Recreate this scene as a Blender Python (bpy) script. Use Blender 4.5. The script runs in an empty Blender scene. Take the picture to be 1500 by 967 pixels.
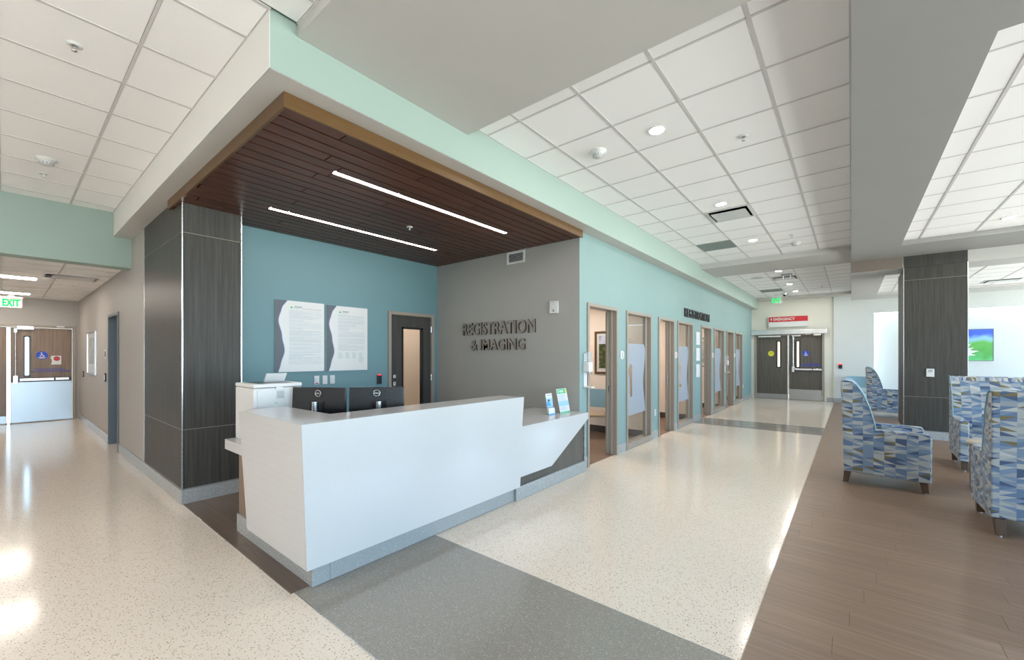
import bpy, math, random
from mathutils import Vector, Matrix
from mathutils.geometry import tessellate_polygon
random.seed(7)
C = bpy.context.scene.collection
sc = bpy.context.scene
PI = math.pi

# ---------------------------------------------------------------- camera, world, large lights, exposure
cam = bpy.data.cameras.new('camera')
cam.sensor_fit = 'HORIZONTAL'
cam.sensor_width = 36.0
cam.lens = 608.5 / 1500 * 36
cam.shift_y = 37.5 / 1500
cam.clip_start = 0.05
camo = bpy.data.objects.new('camera', cam)
camo.location = (0, 0, 1.6)
camo.rotation_euler = (PI / 2, 0, math.radians(39.24))
C.objects.link(camo)
sc.camera = camo

SKY, GROUND, SKY_POWER = (0.46, 0.74, 1.0), (1.02, 1.08, 1.02), 5.2
wd = bpy.data.worlds.new('daylight'); sc.world = wd; wd.use_nodes = True
wn = wd.node_tree.nodes; wl = wd.node_tree.links
wn.clear()
tc = wn.new('ShaderNodeTexCoord'); sx = wn.new('ShaderNodeSeparateXYZ'); mr = wn.new('ShaderNodeMapRange')
mr.inputs['From Min'].default_value = -0.06; mr.inputs['From Max'].default_value = 0.08
mx = wn.new('ShaderNodeMix'); mx.data_type = 'RGBA'
mx.inputs[6].default_value = (*GROUND, 1); mx.inputs[7].default_value = (*SKY, 1)
bg = wn.new('ShaderNodeBackground'); bg.inputs['Strength'].default_value = SKY_POWER
wo = wn.new('ShaderNodeOutputWorld')
wl.new(tc.outputs['Generated'], sx.inputs[0]); wl.new(sx.outputs['Z'], mr.inputs['Value'])
wl.new(mr.outputs[0], mx.inputs[0]); wl.new(mx.outputs[2], bg.inputs['Color']); wl.new(bg.outputs[0], wo.inputs[0])

def portal(name, loc, rot, sx_, sy_):
    l = bpy.data.lights.new(name, 'AREA'); l.shape = 'RECTANGLE'; l.size = sx_; l.size_y = sy_
    l.cycles.is_portal = True
    o = bpy.data.objects.new(name, l); o.location = loc; o.rotation_euler = rot; C.objects.link(o)
    return o
WX = 6.6                                             # the glazed wall of the waiting area
portal('window_portal', (WX - 0.02, 6.75, 1.7), (0, PI / 2, 0), 3.4, 22.3)

vs = sc.view_settings
vs.view_transform = 'Standard'; vs.look = 'None'; vs.gamma = 1.0; vs.use_curve_mapping = False
vs.exposure = 0.82
sc.cycles.max_bounces = 10; sc.cycles.diffuse_bounces = 6; sc.cycles.glossy_bounces = 4
sc.cycles.transparent_max_bounces = 12; sc.cycles.sample_clamp_indirect = 8.0
sc.cycles.caustics_reflective = False; sc.cycles.caustics_refractive = False

# ---------------------------------------------------------------- materials
M = {}
class NT:
    def __init__(s, name):
        m = bpy.data.materials.new(name); m.use_nodes = True; s.m = m
        s.n = m.node_tree.nodes; s.l = m.node_tree.links
        s.b = s.n['Principled BSDF']; s.out = s.n['Material Output']; M[name] = m
    def new(s, t, **k):
        o = s.n.new('ShaderNode' + t)
        for a, v in k.items(): setattr(o, a, v)
        return o
    def link(s, a, b): s.l.new(a, b)
    def coord(s, which='Object', scale=(1, 1, 1)):
        t = s.new('TexCoord'); mp = s.new('Mapping'); mp.inputs['Scale'].default_value = scale
        s.link(t.outputs[which], mp.inputs['Vector']); return mp.outputs[0]
    def math(s, op, a, b=None, c=None):
        o = s.new('Math', operation=op)
        for i, v in enumerate((a, b, c)):
            if v is None: continue
            if isinstance(v, (int, float)): o.inputs[i].default_value = v
            else: s.link(v, o.inputs[i])
        return o.outputs[0]
    def noise(s, vec, scale, detail=2.0, rough=0.5):
        o = s.new('TexNoise'); o.inputs['Scale'].default_value = scale; o.inputs['Detail'].default_value = detail
        o.inputs['Roughness'].default_value = rough
        s.link(vec, o.inputs['Vector']); return o.outputs['Fac']
    def ramp(s, fac, stops, interp='LINEAR'):
        o = s.new('ValToRGB'); cr = o.color_ramp; cr.interpolation = interp
        while len(cr.elements) < len(stops): cr.elements.new(0.5)
        for e, (p, c) in zip(cr.elements, stops): e.position = p; e.color = (*c, 1)
        s.link(fac, o.inputs[0]); return o.outputs[0]
    def mix(s, fac, a, b, blend='MIX'):
        o = s.new('Mix', data_type='RGBA', blend_type=blend)
        for i, v in ((0, fac), (6, a), (7, b)):
            if isinstance(v, (int, float)): o.inputs[i].default_value = v
            elif isinstance(v, tuple): o.inputs[i].default_value = (*v, 1)
            else: s.link(v, o.inputs[i])
        return o.outputs[2]
    def bump(s, h, strength=0.1, dist=0.002):
        o = s.new('Bump'); o.inputs['Strength'].default_value = strength; o.inputs['Distance'].default_value = dist
        s.link(h, o.inputs['Height']); s.link(o.outputs[0], s.b.inputs['Normal'])
    def set(s, **k):
        for a, v in k.items():
            a = a.replace('_', ' ')
            if isinstance(v, tuple): v = (*v, 1)
            if isinstance(v, (int, float, tuple)): s.b.inputs[a].default_value = v
            else: s.link(v, s.b.inputs[a])
        return s

def paint(name, col, rough=0.55):
    t = NT(name); f = t.noise(t.coord(), 2.5, 3)
    c = t.mix(f, tuple(x * 0.97 for x in col), tuple(min(1, x * 1.03) for x in col))
    t.set(Base_Color=c, Roughness=rough)
    t.bump(t.noise(t.coord(), 260, 2), 0.05, 0.001)
def plastic(name, col, rough=0.4, metal=0.0):
    t = NT(name); f = t.noise(t.coord(), 40, 2)
    c = t.mix(f, tuple(x * 0.96 for x in col), tuple(min(1, x * 1.04) for x in col))
    t.set(Base_Color=c, Roughness=rough, Metallic=metal)
def metal(name, col, rough=0.3, scale=(4, 4, 400)):
    t = NT(name); f = t.noise(t.coord(scale=scale), 1.0, 3)
    c = t.mix(f, tuple(x * 0.92 for x in col), col)
    t.set(Base_Color=c, Metallic=1.0, Roughness=t.math('MULTIPLY_ADD', f, 0.15, rough - 0.07))
def glow(name, col, strength):
    t = NT(name); e = t.new('Emission'); e.inputs[0].default_value = (*col, 1); e.inputs[1].default_value = strength
    t.link(e.outputs[0], t.out.inputs[0])
def grain(name, stops, scale, rough=0.4, rnd=0.0, coat=0.0, spec=0.5):
    """wood: stretched noise, scale small along the grain; rnd shifts each object of a set a little"""
    t = NT(name); v = t.coord(scale=scale)
    if rnd:
        oi = t.new('ObjectInfo'); ad = t.new('VectorMath', operation='MULTIPLY_ADD')
        t.link(oi.outputs['Random'], ad.inputs[0]); ad.inputs[1].default_value = (37.0, 91.0, 53.0); t.link(v, ad.inputs[2]); v = ad.outputs[0]
    f1 = t.noise(v, 1.0, 5, 0.6); sc2 = t.new('VectorMath', operation='SCALE'); sc2.inputs['Scale'].default_value = 5.0
    t.link(v, sc2.inputs[0]); f2 = t.noise(sc2.outputs[0], 1.0, 2)
    f = t.math('ADD', t.math('MULTIPLY', f1, 0.75), t.math('MULTIPLY', f2, 0.25))
    c = t.ramp(f, stops)
    if rnd:
        hs = t.new('HueSaturation'); t.link(c, hs.inputs['Color'])
        t.link(t.math('MULTIPLY_ADD', oi.outputs['Random'], rnd, 1 - rnd / 2), hs.inputs['Value']); c = hs.outputs[0]
    t.set(Base_Color=c, Roughness=rough, Coat_Weight=coat, Specular_IOR_Level=spec)
    t.bump(f, 0.08, 0.001)
def terrazzo(name, base, chips, rough=0.12, amount=0.5, size=95, coat=0.0):
    t = NT(name); v = t.coord('Object')
    col = t.mix(t.noise(v, 1.3, 4), tuple(x * 0.95 for x in base), base)
    for k, (sc_, c1, c2, thr) in enumerate(((size, chips[0], chips[1], 0.30), (size * 1.9, chips[2], chips[3], 0.34))):
        vo = t.new('TexVoronoi'); vo.inputs['Scale'].default_value = sc_; t.link(v, vo.inputs['Vector'])
        sp = t.new('SeparateColor'); t.link(vo.outputs['Color'], sp.inputs[0])
        hit = t.math('MULTIPLY', t.math('LESS_THAN', vo.outputs['Distance'], thr), t.math('GREATER_THAN', sp.outputs[0], 1 - amount))
        cc = t.mix(sp.outputs[1], c1, c2)
        col = t.mix(hit, col, cc)
    t.set(Base_Color=col, Roughness=rough, Coat_Weight=coat)

paint('paint_white', (0.74, 0.73, 0.70))
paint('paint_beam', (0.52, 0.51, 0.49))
paint('paint_mint', (0.31, 0.405, 0.365))
paint('paint_wall', (0.215, 0.325, 0.322))
paint('paint_teal', (0.135, 0.255, 0.285))
paint('paint_grey', (0.33, 0.33, 0.31))
paint('bulkhead_shaded', (0.31, 0.31, 0.30))  # beam colour darkened, shade of the bulkhead undersides put into the colour
paint('paint_taupe', (0.40, 0.38, 0.36))
paint('paint_far', (0.66, 0.65, 0.58))
paint('paint_pale', (0.60, 0.63, 0.63))
paint('paint_brown', (0.19, 0.155, 0.13))
paint('paint_peach', (0.80, 0.70, 0.62))
paint('paint_dark_base', (0.06, 0.05, 0.05))
t = NT('ceiling_tile'); f = t.noise(t.coord(), 420, 3)
t.set(Base_Color=t.ramp(f, [(0.3, (0.86, 0.855, 0.86)), (0.6, (0.93, 0.925, 0.93))]), Roughness=0.8); t.bump(f, 0.25, 0.002)
plastic('grid_white', (0.60, 0.585, 0.575), 0.5)
terrazzo('terrazzo_cream', (0.76, 0.68, 0.59), ((0.20, 0.15, 0.10), (0.50, 0.36, 0.22), (0.82, 0.80, 0.76), (0.30, 0.26, 0.22)), 0.13, 0.40, 80)
terrazzo('terrazzo_grey', (0.275, 0.255, 0.225), ((0.16, 0.16, 0.17), (0.50, 0.50, 0.48), (0.48, 0.50, 0.50), (0.22, 0.22, 0.22)), 0.15, 0.6)
terrazzo('terrazzo_base', (0.34, 0.35, 0.35), ((0.16, 0.17, 0.18), (0.62, 0.63, 0.63), (0.66, 0.68, 0.68), (0.22, 0.23, 0.24)), 0.2, 0.6, 80)
terrazzo('quartz_white', (0.545, 0.55, 0.56), ((0.46, 0.46, 0.45), (0.54, 0.53, 0.51), (0.44, 0.44, 0.43), (0.70, 0.70, 0.69)), 0.13, 0.5, 260)
grain('vinyl_plank', [(0.25, (0.135, 0.080, 0.052)), (0.5, (0.200, 0.128, 0.087)), (0.75, (0.28, 0.188, 0.133))], (1.2, 60, 1), 0.38, 0.10)
grain('vinyl_dark', [(0.25, (0.085, 0.062, 0.050)), (0.5, (0.135, 0.100, 0.080)), (0.75, (0.19, 0.145, 0.115))], (1.2, 60, 1), 0.32, 0.15)
grain('laminate', [(0.25, (0.037, 0.036, 0.032)), (0.5, (0.060, 0.058, 0.053)), (0.75, (0.090, 0.087, 0.080))], (45, 45, 1.2), 0.40, 0.08, spec=0.15)
grain('laminate_door', [(0.25, (0.075, 0.066, 0.056)), (0.5, (0.115, 0.102, 0.088)), (0.75, (0.16, 0.143, 0.125))], (45, 45, 1.2), 0.40, spec=0.2)
grain('laminate_warm', [(0.25, (0.12, 0.075, 0.045)), (0.5, (0.19, 0.125, 0.08)), (0.75, (0.26, 0.18, 0.12))], (30, 30, 1.2), 0.35)
grain('slat_wood', [(0.25, (0.052, 0.021, 0.013)), (0.5, (0.088, 0.037, 0.024)), (0.75, (0.125, 0.056, 0.038))], (40, 1.5, 40), 0.33, 0.25, spec=0.18)
grain('fascia_wood', [(0.25, (0.088, 0.042, 0.012)), (0.5, (0.118, 0.06, 0.018)), (0.75, (0.145, 0.078, 0.026))], (1.5, 1.5, 90), 0.35, 0.05)
grain('leg_wood', [(0.3, (0.05, 0.03, 0.02)), (0.7, (0.10, 0.06, 0.04))], (30, 30, 3), 0.35)
plastic('reveal_black', (0.012, 0.010, 0.010), 0.6)
metal('aluminium', (0.80, 0.81, 0.82), 0.25)
metal('steel_kick', (0.42, 0.43, 0.44), 0.32, (400, 400, 3))
metal('chrome', (0.85, 0.85, 0.86), 0.12)
plastic('frame_bronze', (0.30, 0.26, 0.22), 0.35)
plastic('frame_slate', (0.13, 0.16, 0.19), 0.35)
plastic('plastic_white', (0.64, 0.645, 0.645), 0.35)
plastic('plastic_grey', (0.35, 0.37, 0.39), 0.4)
plastic('plastic_black', (0.012, 0.013, 0.016), 0.25)
plastic('letter_metal', (0.24, 0.21, 0.185), 0.4, 0.0)
plastic('letter_dark', (0.02, 0.022, 0.024), 0.35)
plastic('print_grey', (0.30, 0.33, 0.36), 0.6)
plastic('print_line', (0.44, 0.50, 0.54), 0.6)
plastic('print_slate', (0.10, 0.12, 0.14), 0.55)
plastic('print_violet', (0.30, 0.30, 0.62), 0.55)
plastic('print_green', (0.03, 0.45, 0.20), 0.5)
plastic('print_yellow', (0.72, 0.68, 0.03), 0.5)
plastic('print_blue', (0.02, 0.07, 0.52), 0.5)
plastic('print_pale_blue', (0.30, 0.52, 0.72), 0.5)
plastic('print_sky', (0.05, 0.33, 0.75), 0.5)
plastic('print_red', (0.50, 0.01, 0.02), 0.5)
plastic('skin_dark', (0.06, 0.03, 0.02), 0.6)
plastic('vinyl_blue', (0.20, 0.36, 0.46), 0.45)
plastic('seat_tan', (0.45, 0.34, 0.22), 0.5)
plastic('table_top', (0.55, 0.50, 0.43), 0.3)
plastic('grille_green', (0.30, 0.36, 0.34), 0.5)
glow('light_linear', (1.0, 0.93, 0.86), 14.0)
glow('light_down', (1.0, 0.92, 0.84), 330.0)
glow('light_room', (1.0, 0.86, 0.74), 22.0)
glow('light_office', (1.0, 0.84, 0.70), 7.0)
glow('light_corridor', (1.0, 0.90, 0.80), 19.0)
glow('light_lobby', (1.0, 0.92, 0.86), 11.0)
glow('exit_green', (0.01, 0.80, 0.16), 0.75)
glow('led_red', (1.0, 0.02, 0.02), 2.0)
t = NT('glass'); tr = t.new('BsdfTransparent'); gl = t.new('BsdfGlossy'); gl.inputs['Roughness'].default_value = 0.02
lw = t.new('LayerWeight'); lw.inputs[0].default_value = 0.5; ms = t.new('MixShader')
fac = t.math('MULTIPLY_ADD', t.math('POWER', lw.outputs['Facing'], 4.0), 0.30, 0.025)
tr.inputs[0].default_value = (0.93, 0.96, 0.96, 1)
t.link(fac, ms.inputs[0]); t.link(tr.outputs[0], ms.inputs[1]); t.link(gl.outputs[0], ms.inputs[2]); t.link(ms.outputs[0], t.out.inputs[0])
t = NT('frosted_film'); tr = t.new('BsdfTransparent'); ms = t.new('MixShader'); ms.inputs[0].default_value = 0.82
t.set(Base_Color=t.mix(t.noise(t.coord(), 600, 1), (0.29, 0.345, 0.42), (0.34, 0.40, 0.48)), Roughness=0.6)
t.link(tr.outputs[0], ms.inputs[1]); t.link(t.b.outputs[0], ms.inputs[2]); t.link(ms.outputs[0], t.out.inputs[0])
t = NT('clear_plastic'); tr = t.new('BsdfTransparent'); ms = t.new('MixShader'); ms.inputs[0].default_value = 0.35
t.set(Base_Color=(0.60, 0.68, 0.70), Roughness=0.1)
t.link(tr.outputs[0], ms.inputs[1]); t.link(t.b.outputs[0], ms.inputs[2]); t.link(ms.outputs[0], t.out.inputs[0])

# woven geometric upholstery: narrow columns of wedge shaped shards
t = NT('fabric_shards')
uv = t.new('UVMap'); sp = t.new('SeparateXYZ'); t.link(uv.outputs[0], sp.inputs[0])
u = t.math('MULTIPLY', sp.outputs[0], 1 / 0.098)
ci = t.math('FLOOR', u); cf = t.math('FRACT', u)
wn1 = t.new('TexWhiteNoise', noise_dimensions='1D'); t.link(ci, wn1.inputs['W'])
vv = t.math('ADD', t.math('MULTIPLY', sp.outputs[1], 1 / 0.044), t.math('MULTIPLY', wn1.outputs['Value'], 7.3))
ri = t.math('FLOOR', vv); rf = t.math('FRACT', vv)
cb = t.new('CombineXYZ'); t.link(ci, cb.inputs[0]); t.link(ri, cb.inputs[1])
wn2 = t.new('TexWhiteNoise', noise_dimensions='3D'); t.link(cb.outputs[0], wn2.inputs['Vector'])
flip = t.math('GREATER_THAN', wn2.outputs['Value'], 0.45)
dia = t.math('ABSOLUTE', t.math('SUBTRACT', flip, cf))
side = t.math('GREATER_THAN', rf, t.math('MULTIPLY_ADD', dia, 0.86, 0.07))
cb2 = t.new('CombineXYZ'); t.link(ci, cb2.inputs[0]); t.link(ri, cb2.inputs[1]); t.link(t.math('ADD', side, 3.0), cb2.inputs[2])
wn3 = t.new('TexWhiteNoise', noise_dimensions='3D'); t.link(cb2.outputs[0], wn3.inputs['Vector'])
pal = t.ramp(wn3.outputs['Value'], [(0.0, (0.34, 0.36, 0.37)), (0.26, (0.24, 0.28, 0.32)), (0.44, (0.085, 0.15, 0.26)), (0.62, (0.030, 0.065, 0.145)),
    (0.76, (0.14, 0.21, 0.32)), (0.90, (0.13, 0.105, 0.035)), (0.965, (0.42, 0.44, 0.44))], 'CONSTANT')
weave = t.noise(t.coord(), 700, 1)
t.set(Base_Color=t.mix(t.math('MULTIPLY', weave, 0.10), pal, (0.4, 0.42, 0.45)), Roughness=0.75, Sheen_Weight=0.15)
t.bump(weave, 0.2, 0.001)
# prints of the framed pictures
def print_mat(name, stops, scale, distort=1.0):
    t = NT(name); n = t.new('TexNoise'); n.inputs['Scale'].default_value = scale; n.inputs['Detail'].default_value = 4; n.inputs['Distortion'].default_value = distort
    t.link(t.coord(), n.inputs['Vector'])
    t.set(Base_Color=t.ramp(n.outputs['Fac'], stops), Roughness=0.35)
print_mat('print_garden', [(0.3, (0.02, 0.03, 0.015)), (0.5, (0.05, 0.07, 0.025)), (0.62, (0.14, 0.15, 0.05)), (0.72, (0.45, 0.25, 0.06)), (0.8, (0.25, 0.28, 0.22))], 16)
print_mat('print_hills', [(0.3, (0.25, 0.27, 0.40)), (0.6, (0.55, 0.58, 0.72))], 5)
print_mat('print_mist', [(0.3, (0.22, 0.24, 0.25)), (0.5, (0.42, 0.44, 0.44)), (0.7, (0.58, 0.57, 0.53))], 4)
t = NT('print_pond'); v = t.coord()
n = t.noise(v, 3.2, 2); sp = t.new('SeparateXYZ'); t.link(v, sp.inputs[0])
f = t.math('ADD', t.math('MULTIPLY', n, 0.5), t.math('MULTIPLY_ADD', sp.outputs[2], 0.9, -0.12))
t.set(Base_Color=t.ramp(f, [(0.12, (0.10, 0.55, 0.20)), (0.35, (0.05, 0.33, 0.04)), (0.58, (0.10, 0.42, 0.06)), (0.72, (0.25, 0.50, 0.70)), (0.9, (0.03, 0.10, 0.60))]), Roughness=0.3)

# ---------------------------------------------------------------- mesh helpers
class MB:
    def __init__(s): s.v = []; s.f = []; s.sm = []
    def add(s, vs, fs, smooth=False):
        b = len(s.v); s.v += [tuple(p) for p in vs]; s.f += [tuple(i + b for i in f) for f in fs]; s.sm += [smooth] * len(fs); return s
    def box(s, x0, x1, y0, y1, z0, z1):
        if x0 > x1: x0, x1 = x1, x0
        if y0 > y1: y0, y1 = y1, y0
        if z0 > z1: z0, z1 = z1, z0
        return s.add([(x0, y0, z0), (x1, y0, z0), (x1, y1, z0), (x0, y1, z0), (x0, y0, z1), (x1, y0, z1), (x1, y1, z1), (x0, y1, z1)],
            [(0, 3, 2, 1), (4, 5, 6, 7), (0, 1, 5, 4), (1, 2, 6, 5), (2, 3, 7, 6), (3, 0, 4, 7)])
    def hexa(s, lo, hi):
        """four points below, four points above, same order"""
        return s.add(list(lo) + list(hi), [(3, 2, 1, 0), (4, 5, 6, 7), (0, 1, 5, 4), (1, 2, 6, 5), (2, 3, 7, 6), (3, 0, 4, 7)])
    def prism(s, poly, axis, a, b):
        """2D outline swept along an axis: x -> (y,z), y -> (x,z), z -> (x,y)"""
        mk = {'x': lambda p, t: (t, p[0], p[1]), 'y': lambda p, t: (p[0], t, p[1]), 'z': lambda p, t: (p[0], p[1], t)}[axis]
        n = len(poly)
        return s.add([mk(p, a) for p in poly] + [mk(p, b) for p in poly],
            [tuple(range(n)), tuple(range(2 * n - 1, n - 1, -1))] + [(i, i + n, (i + 1) % n + n, (i + 1) % n) for i in range(n)])
    def cyl(s, p0, p1, r, n=16, r2=None, caps=True):
        p0, p1 = Vector(p0), Vector(p1); d = (p1 - p0).normalized(); r2 = r if r2 is None else r2
        e = d.orthogonal().normalized(); g = d.cross(e)
        ring = lambda p, q: [p + (e * math.cos(2 * PI * i / n) + g * math.sin(2 * PI * i / n)) * q for i in range(n)]
        s.add(ring(p0, r) + ring(p1, r2), [(i, (i + 1) % n, (i + 1) % n + n, i + n) for i in range(n)], True)
        if caps: s.add(ring(p0, r), [tuple(range(n - 1, -1, -1))]); s.add(ring(p1, r2), [tuple(range(n))])
        return s
    def tube(s, pts, r, n=10):
        pts = [Vector(p) for p in pts]; rings = []; e = None
        for i, p in enumerate(pts):
            d = (pts[min(i + 1, len(pts) - 1)] - pts[max(i - 1, 0)]).normalized()
            e = d.orthogonal().normalized() if e is None else (e - d * e.dot(d)).normalized()
            g = d.cross(e); rings.append([p + (e * math.cos(2 * PI * k / n) + g * math.sin(2 * PI * k / n)) * r for k in range(n)])
        m = len(pts)
        s.add([q for a in rings for q in a], [(i * n + k, i * n + (k + 1) % n, (i + 1) * n + (k + 1) % n, (i + 1) * n + k) for i in range(m - 1) for k in range(n)], True)
        s.add(rings[0], [tuple(range(n - 1, -1, -1))]); s.add(rings[-1], [tuple(range(n))]); return s
    def lathe(s, c, prof, n=24, axis='z'):
        c = Vector(c); vs = []
        for r, h in prof:
            for i in range(n):
                a = 2 * PI * i / n; q = (r * math.cos(a), r * math.sin(a), h)
                if axis == 'x': q = (h, q[0], q[1])
                if axis == 'y': q = (q[0], h, q[1])
                vs.append(c + Vector(q))
        m = len(prof)
        s.add(vs, [(i * n + k, i * n + (k + 1) % n, (i + 1) * n + (k + 1) % n, (i + 1) * n + k) for i in range(m - 1) for k in range(n)], True)
        return s
    def flat(s, pts): return s.add(pts, [tuple(range(len(pts)))])
    def mesh(s, name, mat, off=(0, 0, 0), uv=False):
        me = bpy.data.meshes.new(name)
        me.from_pydata([(p[0] - off[0], p[1] - off[1], p[2] - off[2]) for p in s.v], [], s.f)
        me.polygons.foreach_set('use_smooth', s.sm)
        if mat: me.materials.append(M[mat])
        if uv:
            L = me.uv_layers.new(name='UVMap')
            for p in me.polygons:
                n = p.normal; ax = max(range(3), key=lambda i: abs(n[i]))
                for li in p.loop_indices:
                    q = me.vertices[me.loops[li].vertex_index].co
                    L.data[li].uv = ((q[1], q[2]) if ax == 0 else (q[0], q[2]) if ax == 1 else (q[0] + 0.31, q[1] + 0.17))
        me.validate(); me.update(); return me

def woff(o):
    v = Vector((0, 0, 0))
    while o is not None: v += o.location; o = o.parent
    return v
def bev(o, w, seg=2):
    m = o.modifiers.new('bevel', 'BEVEL'); m.width = w; m.segments = seg; m.limit_method = 'ANGLE'; m.angle_limit = math.radians(38)
    return o
def part(name, mb, mat, parent=None, bevel=0.0, seg=2, label=None, uv=False, kind=None):
    off = woff(parent) if parent is not None else (0, 0, 0)
    o = bpy.data.objects.new(name, mb.mesh(name, mat, off, uv)); C.objects.link(o)
    if parent is not None: o.parent = parent
    if bevel: bev(o, bevel, seg)
    if label: o['label'] = label
    if kind: o['kind'] = kind
    return o
def struct(name, mb, mat, bevel=0.0, parent=None):
    o = part(name, mb, mat, parent, bevel)
    if parent is None: o['kind'] = 'structure'
    return o
def thing(name, label, cat, loc=(0, 0, 0), group=None):
    o = bpy.data.objects.new(name, None); C.objects.link(o); o.location = loc; o.empty_display_size = 0.1
    o['label'] = label; o['category'] = cat
    if group: o['group'] = group
    return o
def single(name, mb, mat, label, cat, bevel=0.0, group=None, seg=2):
    o = part(name, mb, mat, None, bevel, seg); o['label'] = label; o['category'] = cat
    if group: o['group'] = group
    return o
def copy_tree(o, parent=None):
    c = o.copy(); C.objects.link(c); c.parent = parent
    for ch in list(o.children): copy_tree(ch, c)
    return c
def B(*a): return MB().box(*a)

def glyph(s, size=1.0, depth=0.0, bold=0.0):
    cu = bpy.data.curves.new('glyph', 'FONT'); cu.body = s; cu.size = size; cu.extrude = depth / 2; cu.offset = bold; cu.resolution_u = 3
    o = bpy.data.objects.new('glyph', cu); C.objects.link(o)
    me = bpy.data.meshes.new_from_object(o.evaluated_get(bpy.context.evaluated_depsgraph_get()))
    bpy.data.objects.remove(o); bpy.data.curves.remove(cu)
    return me
def bounds(me):
    xs = [v.co.x for v in me.vertices]; ys = [v.co.y for v in me.vertices]
    return min(xs), max(xs), min(ys), max(ys)
def write(text, parent, org, right, width, height, depth, mat, name='lettering', each=False, bold=0.0, up=(0, 0, 1)):
    """text whose outline box starts at org (lower left, world) and spans width x height"""
    off = woff(parent); right, up, org = Vector(right).normalized(), Vector(up).normalized(), Vector(org)
    full = glyph(text, 1.0, 0.0, bold); x0, x1, y0, y1 = bounds(full); kx, ky = width / (x1 - x0), height / (y1 - y0)
    nrm = right.cross(up)
    items = []
    if each:
        for i, ch in enumerate(text):
            if ch == ' ': continue
            me = glyph(ch, 1.0, 1.0, bold); pre = bounds(glyph(text[:i + 1], 1.0, 0.0, bold)); items.append((ch, me, pre[1] - bounds(me)[1]))
    else: items.append((text, glyph(text, 1.0, 1.0 if depth else 0.0, bold), 0.0))
    res = []
    for ch, me, dx in items:
        for v in me.vertices:
            c = v.co.copy()
            v.co = org + right * ((c.x + dx - x0) * kx) + up * ((c.y - y0) * ky) + nrm * ((c.z + 0.5) * depth if depth else 0.0) - off
        me.materials.clear(); me.materials.append(M[mat]); me.update()
        o = bpy.data.objects.new('letter' if each else name, me); C.objects.link(o); o.parent = parent; res.append(o)
    return res

# ---------------------------------------------------------------- levels of the shell (metres)
ZC, ZL, ZB, ZB2, ZS, ZW = 3.72, 3.69, 3.62, 3.54, 3.342, 3.245
XR, XS, XN, YG, YL = -2.94, -2.72, -5.95, 5.09, 1.215
YF = 18.0
H = 3.95

# ---------------------------------------------------------------- floor
fl = struct('floor', B(-15.4, WX, -4.6, 18.8, -0.12, 0.0), 'terrazzo_cream')
part('terrazzo_band', B(-2.905, -0.452, 1.243, 2.43, 0.0, 0.0016), 'terrazzo_grey', fl)
part('terrazzo_band', B(-2.93, -0.452, 10.35, 11.45, 0.0, 0.0016), 'terrazzo_grey', fl)
for a in ((-2.908, -0.448, 1.240, 1.243), (-2.908, -0.448, 2.43, 2.433), (-5.6, -2.908, 1.217, 1.220), (-2.911, -2.908, 1.217, 1.40)):
    part('divider_strip', B(*a, 0.0, 0.0022), 'aluminium', fl)
part('divider_strip', B(-0.452, -0.448, 1.24, 18.0, 0.0, 0.0024), 'frame_bronze', fl)
pl = B(-0.6103, 0.6103, -0.0897, 0.0897, 0.0, 0.0022).mesh('plank', 'vinyl_plank')
plank_n = 0
rest = MB()
PW, PLN = 0.18, 1.222
for r in range(-2, 97):
    y0 = 1.0 + r * PW; x = -0.448 - (r * 0.47 % 1.0) * PLN
    while x < WX:
        a, b = max(x, -0.448), min(x + PLN, WX)
        if y0 < 11.2 and y0 > 1.2 and a < 0.24 * y0 + 0.5 and plank_n < 290 and b - a > 0.004:
            if b - a > PLN - 0.01:
                o = bpy.data.objects.new('plank', pl); C.objects.link(o); o.location = ((a + b) / 2, y0 + PW / 2, 0); o.parent = fl
            else: part('plank', B(a, b - 0.001, y0 + 0.0003, y0 + PW - 0.0003, 0.0, 0.0022), 'vinyl_plank', fl)
            plank_n += 1
        elif b - a > 0.004: rest.box(a, b - 0.001, y0 + 0.0003, y0 + PW - 0.0003, 0.0, 0.0022)
        x += PLN
part('far_planks', rest, 'vinyl_plank', fl, kind='stuff')
part('plank_backing', B(-0.448, WX, 0.62, 18.8, 0.0, 0.0006), 'reveal_black', fl)
for r in range(22):
    y0 = 1.222 + r * PW
    xs = [-5.94, -5.2 + (r % 3) * 0.4, -4.0 + (r % 2) * 0.5, -2.911]
    for a, b in zip(xs, xs[1:]): part('plank', B(a + 0.0008, b - 0.0008, y0 + 0.0005, min(y0 + PW - 0.0005, YG), 0.0, 0.0022), 'vinyl_dark', fl)

# ---------------------------------------------------------------- ceilings
ce = struct('ceiling', B(-15.4, WX, -4.6, 18.8, H, H + 0.1), 'paint_white')
def tiles(xs, ys, z, skip=0):
    """lay in tiles and the tee bars between them; xs, ys are the grid lines, cut ends included"""
    for a, b in zip(xs, xs[1:]):
        for c, d in zip(ys, ys[1:]):
            if b - a > 0.03 and d - c > 0.03:
                o = part('ceiling_tile', B(a + 0.011, b - 0.011, c + 0.011, d - 0.011, z + 0.004, z + 0.02), 'ceiling_tile', ce)
    for x in xs[skip:]: part('tee_bar', B(x - 0.012, x + 0.012, ys[0], ys[-1], z, z + 0.008), 'grid_white', ce)
    for y in ys: part('tee_bar', B(xs[0], xs[-1], y - 0.009, y + 0.009, z - 0.001 + 0.0015, z + 0.0085), 'grid_white', ce)
def lines(a, b, first, step):
    r = [a]; k = first
    while k < b - 0.02:
        if k > a + 0.02: r.append(k)
        k += step
    return r + [b]
T = 0.607
tiles(lines(XS, 0.0, -2.32, T), lines(2.69, 10.33, 2.957, T), ZC)
tiles(lines(XS, 0.0, -2.32, T), lines(11.66, 17.65, 11.66 + 0.28, T), ZC)
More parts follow.
